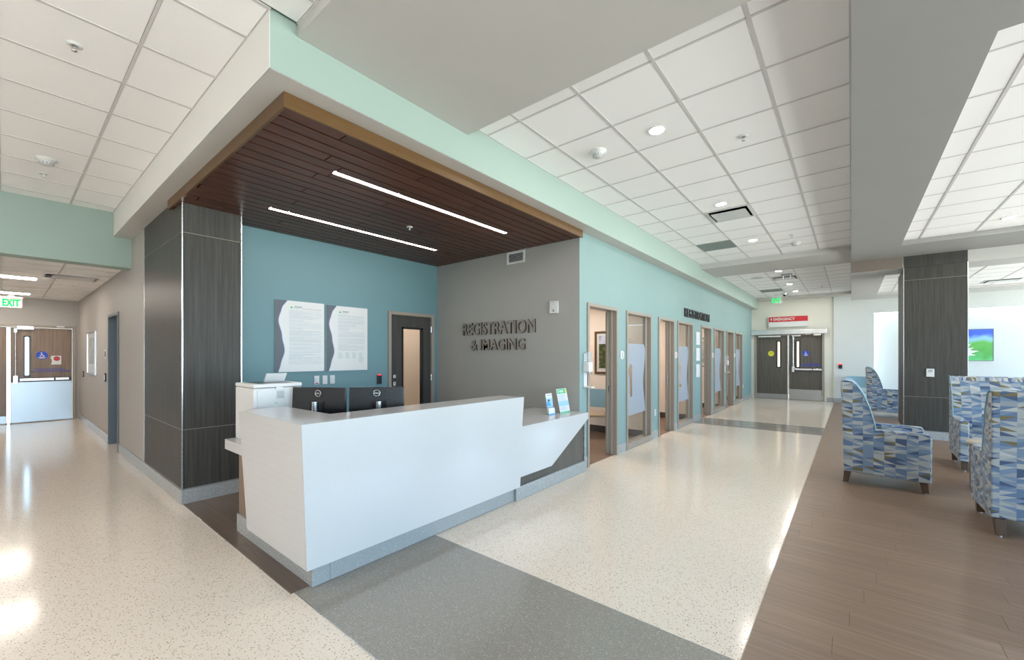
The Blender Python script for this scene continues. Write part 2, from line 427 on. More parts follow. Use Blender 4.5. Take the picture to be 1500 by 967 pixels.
tiles(lines(-8.35, XS, -8.08, 0.625), [-0.6, -0.03, 0.585, 1.02], ZL)
tiles([XS + 0.012, -2.46, -1.83, -1.2], [-0.6, -0.03, 0.585, 1.177], ZL, 1)
tiles(lines(0.68, 3.6, 0.915, 0.65), lines(3.76, 10.0, 4.15, 0.65), 3.62)
tiles(lines(0.56, 4.4, 0.87, T), lines(11.95, 15.6, 12.2, T), 3.37)
tiles(lines(-15.2, -8.62, -14.95, 0.61), [-1.3, -0.62, -0.02, 0.59, YL], 2.97)
# plain ceiling fields and dropped beams
def beam(*a, mat='paint_beam'): return part('ceiling_beam', B(*a), mat, ce)
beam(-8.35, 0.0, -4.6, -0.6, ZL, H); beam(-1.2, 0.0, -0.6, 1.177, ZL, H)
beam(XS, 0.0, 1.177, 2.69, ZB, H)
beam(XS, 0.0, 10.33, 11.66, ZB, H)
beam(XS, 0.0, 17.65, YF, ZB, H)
beam(0.0, 0.68, -4.6, 11.2, ZB2, H, mat='bulkhead_shaded')
beam(0.68, WX, -4.6, 3.76, ZB2, H, mat='bulkhead_shaded')
beam(0.68, WX, 10.0, 11.2, ZB2, H, mat='bulkhead_shaded')
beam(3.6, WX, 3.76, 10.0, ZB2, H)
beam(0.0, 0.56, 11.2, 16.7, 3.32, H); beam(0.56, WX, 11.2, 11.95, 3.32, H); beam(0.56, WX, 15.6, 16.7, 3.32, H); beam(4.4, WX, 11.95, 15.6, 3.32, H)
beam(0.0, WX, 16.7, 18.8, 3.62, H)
part('beam_face', B(0.002, 0.78, 11.19, 11.2, 3.322, ZB2), 'paint_brown', ce)
# soffit over the desk and along the registration wall
def slab(*a, mat='paint_mint'): return part('soffit', B(*a), mat, ce)
slab(-8.35, XS, 1.02, 1.40, ZS, H); slab(-3.6, XS, 1.40, YF, ZS, H); slab(-6.1, -3.6, 1.40, YG + 0.12, ZS, H)
part('soffit_lining', B(-8.34, XS - 0.004, 1.024, 1.3, ZS - 0.003, ZS), 'paint_beam', ce)
part('soffit_lining', B(XR, XS - 0.004, 1.3, YF, ZS - 0.003, ZS), 'paint_beam', ce)
part('soffit_lining', B(-8.34, XS - 0.002, 1.016, 1.02, ZS, ZL), 'paint_white', ce)
# header over the left corridor
struct('trim_1', B(-8.62, -8.35, -1.42, YL + 0.02, 2.905, H), 'paint_mint')

# ---------------------------------------------------------------- slatted wood ceiling over the desk
wc = thing('wood_ceiling_panel', 'dark brown slatted wood ceiling with honey wood edge hung over the reception desk', 'wood ceiling', (-4.4, 3.1, ZW))
part('backing_board', B(-5.94, -2.905, 1.184, YG - 0.002, ZW + 0.0455, ZS - 0.004), 'reveal_black', wc)
LT = ((-3.635, -3.575), (-5.065, -5.005))
LY0, LY1 = 1.88, 4.28
SW = 0.1385
for i in range(22):
    x1 = -2.905 - i * SW; x0 = x1 - SW + 0.021
    cuts = [1.185] + [1.62 + ((i * 0.83) % 2.4) + 2.44 * k for k in range(-1, 3)] + [YG - 0.004]
    cuts = sorted(c for c in cuts if 1.18 < c <= YG)
    for a, b in zip(cuts, cuts[1:]):
        if b - a < 0.05: continue
        segs = [(a, b, x0, x1)]
        for lx0, lx1 in LT:
            if x1 > lx0 and x0 < lx1:
                ns = []
                for (p, q, u0, u1) in segs:
                    if q <= LY0 or p >= LY1: ns.append((p, q, u0, u1)); continue
                    if p < LY0: ns.append((p, LY0, u0, u1))
                    if q > LY1: ns.append((LY1, q, u0, u1))
                    m0, m1 = max(p, LY0), min(q, LY1)
                    if u1 - lx1 > 0.012: ns.append((m0, m1, lx1 + 0.003, u1))
                    if lx0 - u0 > 0.012: ns.append((m0, m1, u0, lx0 - 0.003))
                segs = ns
        for p, q, u0, u1 in segs: part('slat', B(u0, u1, p + 0.006, q - 0.006, ZW, ZW + 0.045), 'slat_wood', wc)
for a in ((-2.905, -2.885, 1.165, 3.5), (-2.905, -2.885, 3.503, 4.72), (-2.905, -2.885, 4.723, YG - 0.002)): part('fascia_board', B(*a, ZW - 0.008, ZS - 0.004), 'fascia_wood', wc)
for a in ((-4.25, -2.905), (-5.6, -4.253), (-5.94, -5.603)): part('fascia_board', B(*a, 1.165, 1.184, ZW - 0.008, ZS - 0.004), 'fascia_wood', wc)
for k, (a, b) in enumerate(LT):
    r = thing('linear_light', ('slim recessed linear light in wood ceiling, next to the honey wood front edge', 'slim recessed linear light in wood ceiling, next to the blue back wall')[k], 'light', ((a + b) / 2, 3.08, ZW), 'linear lights in the wood ceiling')
    part('housing', B(a - 0.002, b + 0.002, LY0 - 0.0, LY1, ZW + 0.012, ZW + 0.028), 'plastic_white', r)
    part('diffuser', B(a + 0.003, b - 0.003, LY0 + 0.004, LY1 - 0.004, ZW + 0.002, ZW + 0.012), 'light_linear', r)

# ---------------------------------------------------------------- walls
BH = 0.15
def base(name, *a, mat='terrazzo_base'): return struct(name, B(*a), mat, 0.004)
OPEN = [(5.296, 6.286), (6.631, 7.756), (8.127, 9.077), (9.291, 10.413), (11.128, 12.101), (12.403, 13.553), (13.844, 14.841), (15.124, 16.224)]
HD = 2.365
m = MB(); y = YG + 0.115
for a, b in OPEN:
    m.box(XR - 0.13, XR, y, a, 0, ZS); m.box(XR - 0.13, XR, a, b, HD, ZS); y = b
m.box(XR - 0.13, XR, y, YF, 0, ZS)
wr = struct('wall_registration', m, 'paint_wall')
m = MB(); y = YG + 0.12
for a, b in OPEN + [(YF, 0)]:
    if a - y > 0.02: m.box(XR, XR + 0.008, y, a, 0.002, BH)
    y = b
struct('baseboard_registration', m, 'terrazzo_base')
struct('wall_grey', B(XN, XR - 0.003, YG, YG + 0.115, 0, ZS), 'paint_grey')
struct('trim_2', B(XR - 0.003, XR + 0.001, YG - 0.001, YG + 0.115, 0, ZS), 'paint_wall')
DN0, DN1, DNH = 4.03, 5.00, 2.345
m = MB().box(XN - 0.12, XN, 1.32, DN0, 0, ZS).box(XN - 0.12, XN, DN0, DN1, DNH, ZS).box(XN - 0.12, XN, DN1, YG, 0, ZS)
struct('wall_nook', m, 'paint_teal')
struct('wall_left', MB().box(-15.2, -10.43, YL, YL + 0.14, 0, H).box(-10.43, -9.40, YL, YL + 0.14, 2.33, H).box(-9.40, -7.44, YL, YL + 0.14, 0, H), 'paint_taupe')
base('baseboard_left', -15.2, -10.43, YL - 0.012, YL, 0.001, BH, mat='terrazzo_base'); base('baseboard_corridor', -9.40, -5.575, YL - 0.012, YL, 0.001, BH)
struct('wall_end', MB().box(-15.35, -15.2, -1.4, -1.06, 0, H).box(-15.35, -15.2, -1.06, 1.16, 2.33, H).box(-15.35, -15.2, 1.16, YL + 0.1, 0, H), 'paint_taupe')
struct('wall_corridor', B(-15.2, -8.35, -1.42, -1.3, 0, H), 'paint_taupe')
struct('wall_lobby', B(-8.47, -8.35, -4.6, -1.42, 0, H), 'paint_pale')
struct('wall_behind', B(-8.47, WX, -4.72, -4.6, 0, H), 'paint_pale')
FD0, FD1, FDH = -2.83, -0.72, 2.40
struct('wall_far', MB().box(-3.1, FD0, YF, YF + 0.15, 0, H).box(FD0, FD1, YF, YF + 0.15, FDH, H).box(FD1, -0.47, YF, YF + 0.15, 0, H), 'paint_far')
struct('wall_waiting', MB().box(-0.47, 0.57, YF - 0.04, YF + 0.15, 0, H).box(0.57, WX, YF - 0.04, YF + 0.15, 3.0, H).box(0.57, WX, 18.55, 18.7, 0, 3.0), 'paint_pale')
base('baseboard_far', FD1 + 0.06, -0.47, YF - 0.01, YF, 0.001, BH); base('baseboard_waiting', -0.47, 0.57, YF - 0.052, YF - 0.04, 0.001, BH)
# glazed wall of the waiting area, out of the picture to the right
wg = struct('window_1', B(WX, WX + 0.12, -4.6, 18.8, 0.0, 0.10), 'aluminium')
part('head_rail', B(WX, WX + 0.12, -4.6, 18.8, 3.35, 3.54), 'aluminium', wg)
for k in range(17): part('mullion', B(WX, WX + 0.12, -4.6 + k * 1.46 - 0.03, -4.6 + k * 1.46 + 0.03, 0.1, 3.35), 'aluminium', wg)
part('transom', B(WX + 0.02, WX + 0.1, -4.6, 18.8, 2.28, 2.34), 'aluminium', wg)

# ---------------------------------------------------------------- wood clad columns
def column(name, label, x0, x1, y0, y1, zt, seams, inner=True):
    r = thing(name, label, 'column', ((x0 + x1) / 2, (y0 + y1) / 2, 0))
    part('core', B(x0 + 0.014, x1 - 0.014, y0 + 0.014, y1 - 0.014, 0.0, zt), 'plastic_grey', r)
    part('plinth', B(x0 + 0.008, x1 - 0.008 + 0.012, y0 - 0.004, y1 - 0.008, 0.0, BH), 'terrazzo_base', r, 0.003)
    zs = [BH + 0.012] + seams + [zt]
    for a, b in zip(zs, zs[1:]):
        part('panel', B(x0 + 0.006, x1 - 0.006, y0, y0 + 0.014, a + 0.003, b - 0.003), 'laminate', r)
        part('panel', B(x0 + 0.006, x1 - 0.006, y1 - 0.014, y1, a + 0.003, b - 0.003), 'laminate', r)
        part('panel', B(x1 - 0.014, x1, y0 + 0.016, y1 - 0.006, a + 0.003, b - 0.003), 'laminate', r)
        part('panel', B(x0, x0 + 0.014, y0 + 0.016, y1 - 0.006, a + 0.003, b - 0.003), 'laminate', r)
    for s in seams + [BH + 0.012]:
        part('seam_trim', B(x0 + 0.01, x1 - 0.001, y0 + 0.001, y1 - 0.01, s - 0.0022, s + 0.0022), 'frame_bronze', r)
    for (a, b) in ((x1, y0), (x0, y0), (x1, y1), (x0, y1)):
        part('corner_trim', B(a - 0.008, a + 0.003, b - 0.003 if b == y0 else b - 0.008, b + 0.008 if b == y0 else b + 0.003, BH + 0.005, zt), 'aluminium', r)
    return r
column('wood_column', 'wide wood clad column beside the reception desk', -7.44, -5.56, YL - 0.003, 1.775, ZS - 0.006, [0.80, 2.93])
column('wood_column', 'square wood clad column among the patterned lounge chairs', 0.80, 1.66, 11.182, 12.35, ZB2 - 0.222, [0.805, 3.07])
part('column_head', B(0.806, 1.654, 11.182, 11.1985, 3.319, ZB2), 'laminate', ce)

# ---------------------------------------------------------------- doors
def frame(parent, axis, plane0, plane1, a, b, h, w, mat, sill=False):
    """jambs and head of an opening a..b on a wall between two planes"""
    def bx(p, q, z0, z1): return B(plane0, plane1, p, q, z0, z1) if axis == 'x' else B(p, q, plane0, plane1, z0, z1)
    part('jamb', bx(a, a + w, 0.0, h), mat, parent, 0.003); part('jamb', bx(b - w, b, 0.0, h), mat, parent, 0.003)
    part('head', bx(a + w, b - w, h - w, h), mat, parent, 0.003)
    if sill: part('sill', bx(a + w, b - w, 0.0, 0.05), mat, parent, 0.003)
def door_root(n, loc):
    o = bpy.data.objects.new('door_%d' % n, None); C.objects.link(o); o.location = loc; o['kind'] = 'structure'; return o

# door with a glass lite at the end of the desk nook
d = door_root(1, (XN, 4.5, 0))
frame(d, 'x', XN - 0.13, XN + 0.03, DN0, DN1, DNH, 0.055, 'frame_bronze')
ya, yb = DN0 + 0.06, DN1 - 0.06; la, lb, lz0, lz1 = 4.31, 4.76, 0.35, 2.09
lf = part('leaf', MB().box(XN - 0.05, XN - 0.005, ya, la, 0.01, 2.285).box(XN - 0.05, XN - 0.005, lb, yb, 0.01, 2.285).box(XN - 0.05, XN - 0.005, la, lb, lz1, 2.285).box(XN - 0.05, XN - 0.005, la, lb, 0.01, lz0), 'laminate', d)
part('lite_frame', MB().box(XN - 0.055, XN + 0.004, la, la + 0.03, lz0, lz1).box(XN - 0.055, XN + 0.004, lb - 0.03, lb, lz0, lz1).box(XN - 0.055, XN + 0.004, la, lb, lz1 - 0.03, lz1).box(XN - 0.055, XN + 0.004, la, lb, lz0, lz0 + 0.03), 'plastic_black', lf)
part('glass_pane', B(XN - 0.03, XN - 0.026, la + 0.03, lb - 0.03, lz0 + 0.03, lz1 - 0.03), 'glass', lf)
hd = part('handle', MB().cyl((XN - 0.005, ya + 0.07, 1.02), (XN + 0.05, ya + 0.07, 1.02), 0.012).cyl((XN + 0.05, ya + 0.06, 1.02), (XN + 0.05, ya + 0.19, 1.02), 0.011), 'aluminium', lf)
part('lock_plate', B(XN - 0.005, XN + 0.006, ya + 0.05, ya + 0.10, 1.09, 1.16), 'aluminium', lf, 0.003)
part('lock_plate', B(XN - 0.005, XN + 0.006, ya + 0.05, ya + 0.10, 1.22, 1.28), 'aluminium', lf, 0.003)
for z in (0.3, 1.15, 2.02): part('hinge', MB().cyl((XN + 0.004, yb + 0.004, z), (XN + 0.004, yb + 0.004, z + 0.11), 0.009), 'aluminium', d)
# peach room behind that lite
struct('wall_office', MB().box(-7.9, -7.8, 3.4, 5.2, 0, 2.7).box(-7.8, XN - 0.12, 3.4, 3.5, 0, 2.7).box(-7.8, XN - 0.12, 5.21, 5.3, 0, 2.7).box(-7.9, XN - 0.12, 3.4, 5.3, 2.7, 2.78), 'paint_peach')
rl = thing('panel_light', 'flat panel light in the office behind the glazed door', 'light', (-6.9, 4.4, 2.69)); part('lens', B(-7.2, -6.6, 4.1, 4.7, 2.685, 2.698), 'light_office', rl); part('trim', B(-7.23, -6.57, 4.07, 4.73, 2.694, 2.70), 'plastic_white', rl)

# slate door in the left wall
d = door_root(2, (-9.9, YL, 0))
frame(d, 'y', YL - 0.02, YL + 0.15, -10.43, -9.40, 2.33, 0.05, 'frame_slate')
lf = part('leaf', B(-10.37, -9.46, YL + 0.09, YL + 0.135, 0.01, 2.27), 'frame_slate', d)
part('handle', MB().cyl((-9.56, YL + 0.09, 1.03), (-9.56, YL + 0.03, 1.03), 0.012).cyl((-9.55, YL + 0.03, 1.03), (-9.68, YL + 0.03, 1.03), 0.011), 'aluminium', lf)
part('rose', MB().cyl((-9.56, YL + 0.088, 1.03), (-9.56, YL + 0.08, 1.03), 0.03), 'aluminium', lf)

def pictogram(parent, org, right, r, plane_n):
    """white wheelchair mark: head, body, wheel ring"""
    R, U, N, O = Vector(right), Vector((0, 0, 1)), Vector(plane_n), Vector(org)
    P = lambda a, b: O + R * a * r + U * b * r + N * 0.001
    m = MB()
    m.add([P(-0.08 + 0.13 * math.cos(k * PI / 6), 0.68 + 0.13 * math.sin(k * PI / 6)) for k in range(12)], [tuple(range(12))])
    for (a, b, c, e, w) in ((-0.08, 0.52, -0.05, 0.05, 0.07), (-0.05, 0.05, 0.28, 0.05, 0.06), (0.28, 0.05, 0.42, -0.25, 0.06), (-0.08, 0.3, 0.2, 0.3, 0.05)):
        dx, dy = c - a, e - b; L = math.hypot(dx, dy); nx, ny = -dy / L * w, dx / L * w
        m.add([P(a + nx, b + ny), P(a - nx, b - ny), P(c - nx, e - ny), P(c + nx, e + ny)], [(0, 1, 2, 3)])
    ring = [(P(-0.02 + q * math.cos(t), -0.08 + q * math.sin(t))) for q in (0.34, 0.25) for t in [2.1 + k * 4.2 / 12 for k in range(13)]]
    m.add(ring, [(k, k + 1, k + 14, k + 13) for k in range(12)])
    m.add([P(-0.7, -0.42), P(0.7, -0.42), P(0.62, -0.54), P(-0.62, -0.54)], [(0, 1, 2, 3)])
    m.add([P(-0.5, -0.62), P(0.5, -0.62), P(0.42, -0.72), P(-0.42, -0.72)], [(0, 1, 2, 3)])
    return m
def exit_device(leaf, wpt, a0, a1, mid, z, zrod):
    """panic bar with end case and vertical rod; wpt(along, out, z) gives a world point"""
    def bx(p, q, o0, o1, z0, z1):
        A, Bp = wpt(p, o0, z0), wpt(q, o1, z1); return B(A[0], Bp[0], A[1], Bp[1], A[2], Bp[2])
    part('panic_bar', bx(a0, mid - 0.01, 0.04, 0.075, z - 0.03, z + 0.03), 'aluminium', leaf, 0.006)
    part('panic_bar_rail', bx(mid + 0.01, a1, 0.035, 0.065, z - 0.03, z + 0.03), 'aluminium', leaf, 0.006)
    part('bar_backing', bx(a0 - 0.02, a1 + 0.03, 0.0, 0.035, z - 0.042, z + 0.036), 'plastic_black', leaf, 0.004)
    part('latch_case', bx(a0 - 0.10, a0 - 0.02, 0.0, 0.085, z - 0.10, z + 0.10), 'aluminium', leaf, 0.008)
    part('vertical_rod', MB().cyl(wpt(a0 - 0.06, 0.03, z + 0.1), wpt(a0 - 0.06, 0.03, zrod), 0.012, 10), 'aluminium', leaf)
    part('top_latch', bx(a0 - 0.085, a0 - 0.035, 0.0, 0.05, zrod - 0.02, zrod + 0.08), 'aluminium', leaf, 0.004)
def disc(org, right, r, n, off=0.0, k=28):
    R, U, O = Vector(right), Vector((0, 0, 1)), Vector(org) + Vector(n) * off
    return MB().add([O + R * r * math.cos(2 * PI * i / k) + U * r * math.sin(2 * PI * i / k) for i in range(k)], [tuple(range(k))])
def double_door(n, wpt, right, nrm, a0, a1, split, h, kick, mat, liteL, liteR):
    """a0..a1 is the clear width along the wall"""
    d = door_root(n, wpt(split, 0, 0))
    def bx(p, q, o0, o1, z0, z1):
        A, Bp = wpt(p, o0, z0), wpt(q, o1, z1); return B(A[0], Bp[0], A[1], Bp[1], A[2], Bp[2])
    for p, q in ((a0 - 0.06, a0), (a1, a1 + 0.06)): part('jamb', bx(p, q, -0.14, 0.025, 0, h + 0.06), 'frame_bronze', d, 0.003)
    part('head', bx(a0, a1, -0.14, 0.025, h, h + 0.06), 'frame_bronze', d, 0.003)
    part('threshold', bx(a0, a1, -0.12, -0.006, 0.0, 0.016), 'frame_bronze', d)
    part('mullion', bx(split - 0.022, split + 0.022, -0.10, 0.012, 0, h), 'aluminium', d, 0.003)
    leaves = []
    for (p, q, lite, kz) in ((a0 + 0.004, split - 0.026, liteL, kick[0]), (split + 0.026, a1 - 0.004, liteR, kick[1])):
        l0, l1, z0, z1 = lite
        m = MB()
        for args in ((p, l0, 0.012, h - 0.004), (l1, q, 0.012, h - 0.004), (l0, l1, 0.012, z0), (l0, l1, z1, h - 0.004)):
            c = bx(args[0], args[1], -0.055, -0.01, args[2], args[3]); m.add(c.v, c.f)
        lf = part('leaf', m, mat, d)
        m = MB()
        for args in ((l0 - 0.02, l0 + 0.012, z0 - 0.02, z1 + 0.02), (l1 - 0.012, l1 + 0.02, z0 - 0.02, z1 + 0.02), (l0, l1, z0 - 0.02, z0 + 0.012), (l0, l1, z1 - 0.012, z1 + 0.02)):
            c = bx(args[0], args[1], -0.06, -0.002, args[2], args[3]); m.add(c.v, c.f)
        part('lite_frame', m, 'plastic_black', lf)
        part('glass_pane', bx(l0, l1, -0.034, -0.030, z0, z1), 'glass', lf)
        part('kick_plate', bx(p + 0.01, q - 0.01, -0.01, -0.007, 0.02, kz), 'steel_kick', lf)
        leaves.append(lf)
    return d, leaves
# emergency department doors at the far end of the corridor
wf = lambda a, o, z: (a, YF - o, z)
d, (l1, l2) = double_door(3, wf, (1, 0, 0), (0, -1, 0), FD0 + 0.06, FD1 - 0.06, -1.775, 2.34, (0.19, 0.39), 'laminate_door', (-2.115, -2.01, 1.18, 2.12), (-1.53, -1.435, 1.18, 2.12))
exit_device(l2, lambda a, o, z: wf(a, o - 0.01, z), -1.56, -0.80, -1.06, 1.11, 2.2)
part('door_operator', B(FD0 - 0.10, FD1 + 0.07, YF - 0.15, YF - 0.026, 2.37, 2.53), 'aluminium', d, 0.006)
part('operator_cap', B(FD0 - 0.125, FD0 - 0.10, YF - 0.15, YF - 0.026, 2.37, 2.53), 'plastic_black', d, 0.004)
part('operator_arm', B(-2.70, -2.0, YF - 0.10, YF - 0.06, 2.275, 2.335), 'aluminium', l1, 0.004)
part('operator_arm', B(-1.02, -0.82, YF - 0.16, YF - 0.12, 2.30, 2.36), 'aluminium', l2, 0.004)
part('strike_box', B(-1.66, -1.40, YF - 0.06, YF - 0.012, 2.29, 2.335), 'aluminium', l2, 0.004)
part('sensor', B(-1.25, -1.10, YF - 0.12, YF - 0.06, 2.345, 2.372), 'plastic_white', d, 0.004)
ys_ = part('round_decal', disc((-2.303, YF + 0.008, 1.675), (1, 0, 0), 0.098, (0, -1, 0)), 'print_yellow', l1, label='yellow round door decal')
write('CAUTION', ys_, (-2.38, YF + 0.006, 1.69), (1, 0, 0), 0.154, 0.03, 0, 'print_slate'); write('AUTOMATIC DOOR', ys_, (-2.38, YF + 0.006, 1.65), (1, 0, 0), 0.154, 0.03, 0, 'print_slate')
bs = part('round_decal', disc((-1.249, YF + 0.008, 1.675), (1, 0, 0), 0.098, (0, -1, 0)), 'print_blue', l2, label='blue round wheelchair decal')
part('pictogram', pictogram(bs, (-1.249, YF + 0.007, 1.665), (1, 0, 0), 0.098, (0, -1, 0)), 'plastic_white', bs)
write('PUSH UNTIL ALARM SOUNDS', l2, (-1.32, YF + 0.007, 1.285), (1, 0, 0), 0.45, 0.045, 0, 'print_blue', bold=0.02)
write('DOOR CAN BE OPENED IN 15 SECONDS', l2, (-1.41, YF + 0.007, 1.22), (1, 0, 0), 0.64, 0.045, 0, 'print_blue', bold=0.02)
# room beyond those doors
struct('wall_emergency', MB().box(-3.1, -0.4, 20.6, 20.7, 0, 2.8).box(-3.1, -3.0, 18.15, 20.6, 0, 2.8).box(-0.5, -0.4, 18.15, 20.6, 0, 2.8).box(-3.1, -0.4, 18.15, 20.7, 2.8, 2.9), 'paint_peach')
rl = thing('panel_light', 'flat panel light beyond the emergency doors', 'light', (-1.75, 19.4, 2.79)); part('lens', B(-2.05, -1.45, 19.1, 19.7, 2.785, 2.798), 'light_office', rl); part('trim', B(-2.08, -1.42, 19.07, 19.73, 2.794, 2.80), 'plastic_white', rl)
# exit doors at the end of the left corridor
wl_ = lambda a, o, z: (-15.2 + o, a, z)
d, (l1, l2) = double_door(4, wl_, (0, 1, 0), (1, 0, 0), -1.0, 1.10, 0.075, 2.27, (0.19, 0.97), 'laminate_warm', (-0.30, -0.20, 1.10, 2.05), (0.315, 0.395, 1.12, 2.05))
exit_device(l2, lambda a, o, z: wl_(a, o - 0.01, z), 0.24, 1.04, 0.80, 1.03, 2.16)
part('strike_box', B(-15.2, -15.14, 0.20, 0.46, 2.22, 2.30), 'aluminium', l2, 0.004)
part('sensor', B(-15.175, -15.10, 0.83, 0.96, 2.29, 2.33), 'plastic_white', d, 0.004)
bs = part('round_decal', disc((-15.208, 0.592, 1.605), (0, 1, 0), 0.098, (1, 0, 0)), 'print_blue', l2, label='blue round wheelchair decal')
part('pictogram', pictogram(bs, (-15.2065, 0.592, 1.600), (0, 1, 0), 0.098, (1, 0, 0)), 'plastic_white', bs)
nt = MB().flat([(-15.208, *p) for p in ((0.74, 1.38), (0.91, 1.38), (0.91, 1.595), (0.75, 1.595), (0.735, 1.57), (0.732, 1.54), (0.75, 1.50), (0.755, 1.46), (0.75, 1.43))])
nt = part('notice', nt, 'plastic_white', l2, label='white notice with red no entry mark')
nd = part('no_entry_mark', disc((-15.2065, 0.835, 1.525), (0, 1, 0), 0.055, (1, 0, 0)), 'print_red', nt)
write('DO NOT ENTER', nt, (-15.2052, 0.795, 1.513), (0, 1, 0), 0.08, 0.02, 0, 'plastic_white')
write('PUSH UNTIL ALARM SOUNDS', l2, (-15.207, 0.47, 1.255), (0, 1, 0), 0.50, 0.035, 0, 'print_blue', bold=0.02)
write('DOOR CAN BE OPENED IN 15 SECONDS', l2, (-15.207, 0.41, 1.20), (0, 1, 0), 0.66, 0.035, 0, 'print_blue', bold=0.02)

# ---------------------------------------------------------------- registration rooms behind the corridor wall
RY = [5.21, 7.94, 10.80, 13.70, 16.60]
m = MB()
m.box(-5.9, -5.8, RY[0], RY[-1], 0, 2.75)
for i, y in enumerate(RY[1:]): m.box(-5.8, XR - 0.13, y - 0.05, y + 0.05, 0, 2.75)
struct('wall_rooms', m, 'paint_peach')
struct('ceiling_rooms', B(-5.9, XR - 0.13, RY[0], RY[-1], 2.75, 2.85), 'paint_white')
struct('floor_rooms', B(-5.8, XR - 0.02, RY[0], RY[-1], 0.0, 0.003), 'vinyl_plank')
m = MB()
for y in RY[1:]: m.box(-5.8, XR - 0.13, y - 0.058, y - 0.05, 0.003, 0.14)
m.box(-5.8, -5.792, RY[0], RY[-1], 0.003, 0.14)
struct('baseboard_rooms', m, 'paint_dark_base')
for i in range(4):
    yc = (RY[i] + RY[i + 1]) / 2
    r = thing('panel_light', 'flat panel light in registration room %s' % ('one', 'two', 'three', 'four')[i], 'light', (-4.4, yc, 2.74), 'panel lights in the registration rooms')
    part('lens', B(-4.7, -4.1, yc - 0.3, yc + 0.3, 2.738, 2.746), 'light_room', r); part('trim', B(-4.73, -4.07, yc - 0.33, yc + 0.33, 2.742, 2.75), 'plastic_white', r)
DIG = {
 '1': [[(0.32, 0), (0.62, 0), (0.62, 1), (0.38, 1), (0.10, 0.80), (0.22, 0.66), (0.32, 0.74)]],
 '2': [[(0.0, 0), (0.85, 0), (0.85, 0.15), (0.30, 0.15), (0.72, 0.48), (0.84, 0.70), (0.76, 0.90), (0.55, 1.0), (0.30, 1.0), (0.10, 0.90), (0.0, 0.72), (0.17, 0.68), (0.26, 0.82), (0.44, 0.87), (0.60, 0.80), (0.64, 0.68), (0.55, 0.54), (0.0, 0.12)]],
 '3': [[(0.0, 0.22), (0.15, 0.06), (0.42, 0.0), (0.70, 0.08), (0.84, 0.28), (0.76, 0.46), (0.62, 0.52), (0.76, 0.60), (0.82, 0.76), (0.70, 0.93), (0.44, 1.0), (0.18, 0.94), (0.03, 0.78), (0.18, 0.72), (0.30, 0.84), (0.46, 0.87), (0.62, 0.78), (0.58, 0.62), (0.36, 0.58), (0.36, 0.46), (0.58, 0.42), (0.66, 0.28), (0.56, 0.15), (0.40, 0.13), (0.24, 0.17), (0.16, 0.28)]],
 '4': [[(0.50, 0), (0.68, 0), (0.68, 0.22), (0.88, 0.22), (0.88, 0.36), (0.68, 0.36), (0.68, 1.0), (0.50, 1.0), (0.0, 0.36), (0.0, 0.22), (0.50, 0.22)], [(0.50, 0.36), (0.50, 0.76), (0.19, 0.36)]]}
for i in range(4):
    a, b = OPEN[2 * i]
    d = door_root(5 + i, (XR, (a + b) / 2, 0))
    frame(d, 'x', XR - 0.15, XR + 0.022, a, b, HD, 0.05, 'frame_bronze')
    part('pocket_stop', B(XR - 0.10, XR - 0.05, b - 0.085, b - 0.05, 0.004, HD - 0.05), 'frame_bronze', d, 0.003)
    lf = part('leaf', B(XR - 0.145, XR - 0.105, b - 0.115, b + 0.20, 0.015, HD - 0.06), 'frame_bronze', d, 0.003, label='open sliding door leaf')
    part('flush_pull', B(XR - 0.104, XR - 0.098, b - 0.112, b - 0.088, 0.98, 1.16), 'aluminium', lf, 0.002)
    part('pull_slot', B(XR - 0.100, XR - 0.096, b - 0.108, b - 0.092, 1.02, 1.12), 'plastic_black', lf)
    a, b = OPEN[2 * i + 1]
    o = bpy.data.objects.new('window_%d' % (2 + i), None); C.objects.link(o); o.location = (XR, (a + b) / 2, 0); o['kind'] = 'structure'
    frame(o, 'x', XR - 0.14, XR + 0.022, a, b, HD, 0.05, 'frame_bronze')
    part('sill', B(XR - 0.14, XR + 0.022, a + 0.05, b - 0.05, 0.0, 0.11), 'frame_bronze', o, 0.003)
    part('stile', B(XR - 0.10, XR - 0.05, b - 0.14, b - 0.05, 0.11, HD - 0.05), 'frame_bronze', o, 0.003)
    gp = part('glass_pane', B(XR - 0.06, XR - 0.052, a + 0.05, b - 0.14, 0.11, HD - 0.05), 'glass', o)
    # frosted film with a clear number and wavy edge
    fy0, fy1, fz0, fz1 = a + 0.055, b - 0.15, 0.55, 1.81
    outer = [(fy0, fz0), (fy1 + 0.0, fz0 + 0.02)]
    for k in range(1, 16):
        q = k / 16; outer.append((fy1 - 0.055 + 0.05 * math.cos(q * 2 * PI * 1.15), fz0 + 0.02 + q * (fz1 - fz0 - 0.02)))
    outer += [(fy1 - 0.07, fz1), (fy0, fz1)]
    gx, gz, gw, gh = fy0 + 0.10, 0.88, 0.36, 0.56
    loops = [[(gx + p * gw, gz + q * gh) for p, q in lp] for lp in DIG['1234'[i]]]
    polys = [[Vector((p, q, 0)) for p, q in lp] for lp in [outer, loops[0]]]
    flatp = [p for lp in polys for p in lp]
    m = MB(); m.add([(XR - 0.050, p.x, p.y) for p in flatp], [tuple(tr_) for tr_ in tessellate_polygon(polys)])
    if len(loops) > 1: m.flat([(XR - 0.050, *p) for p in loops[1]])
    part('frosted_film', m, 'frosted_film', gp, label='frosted privacy film with clear number %s' % '1234'[i])
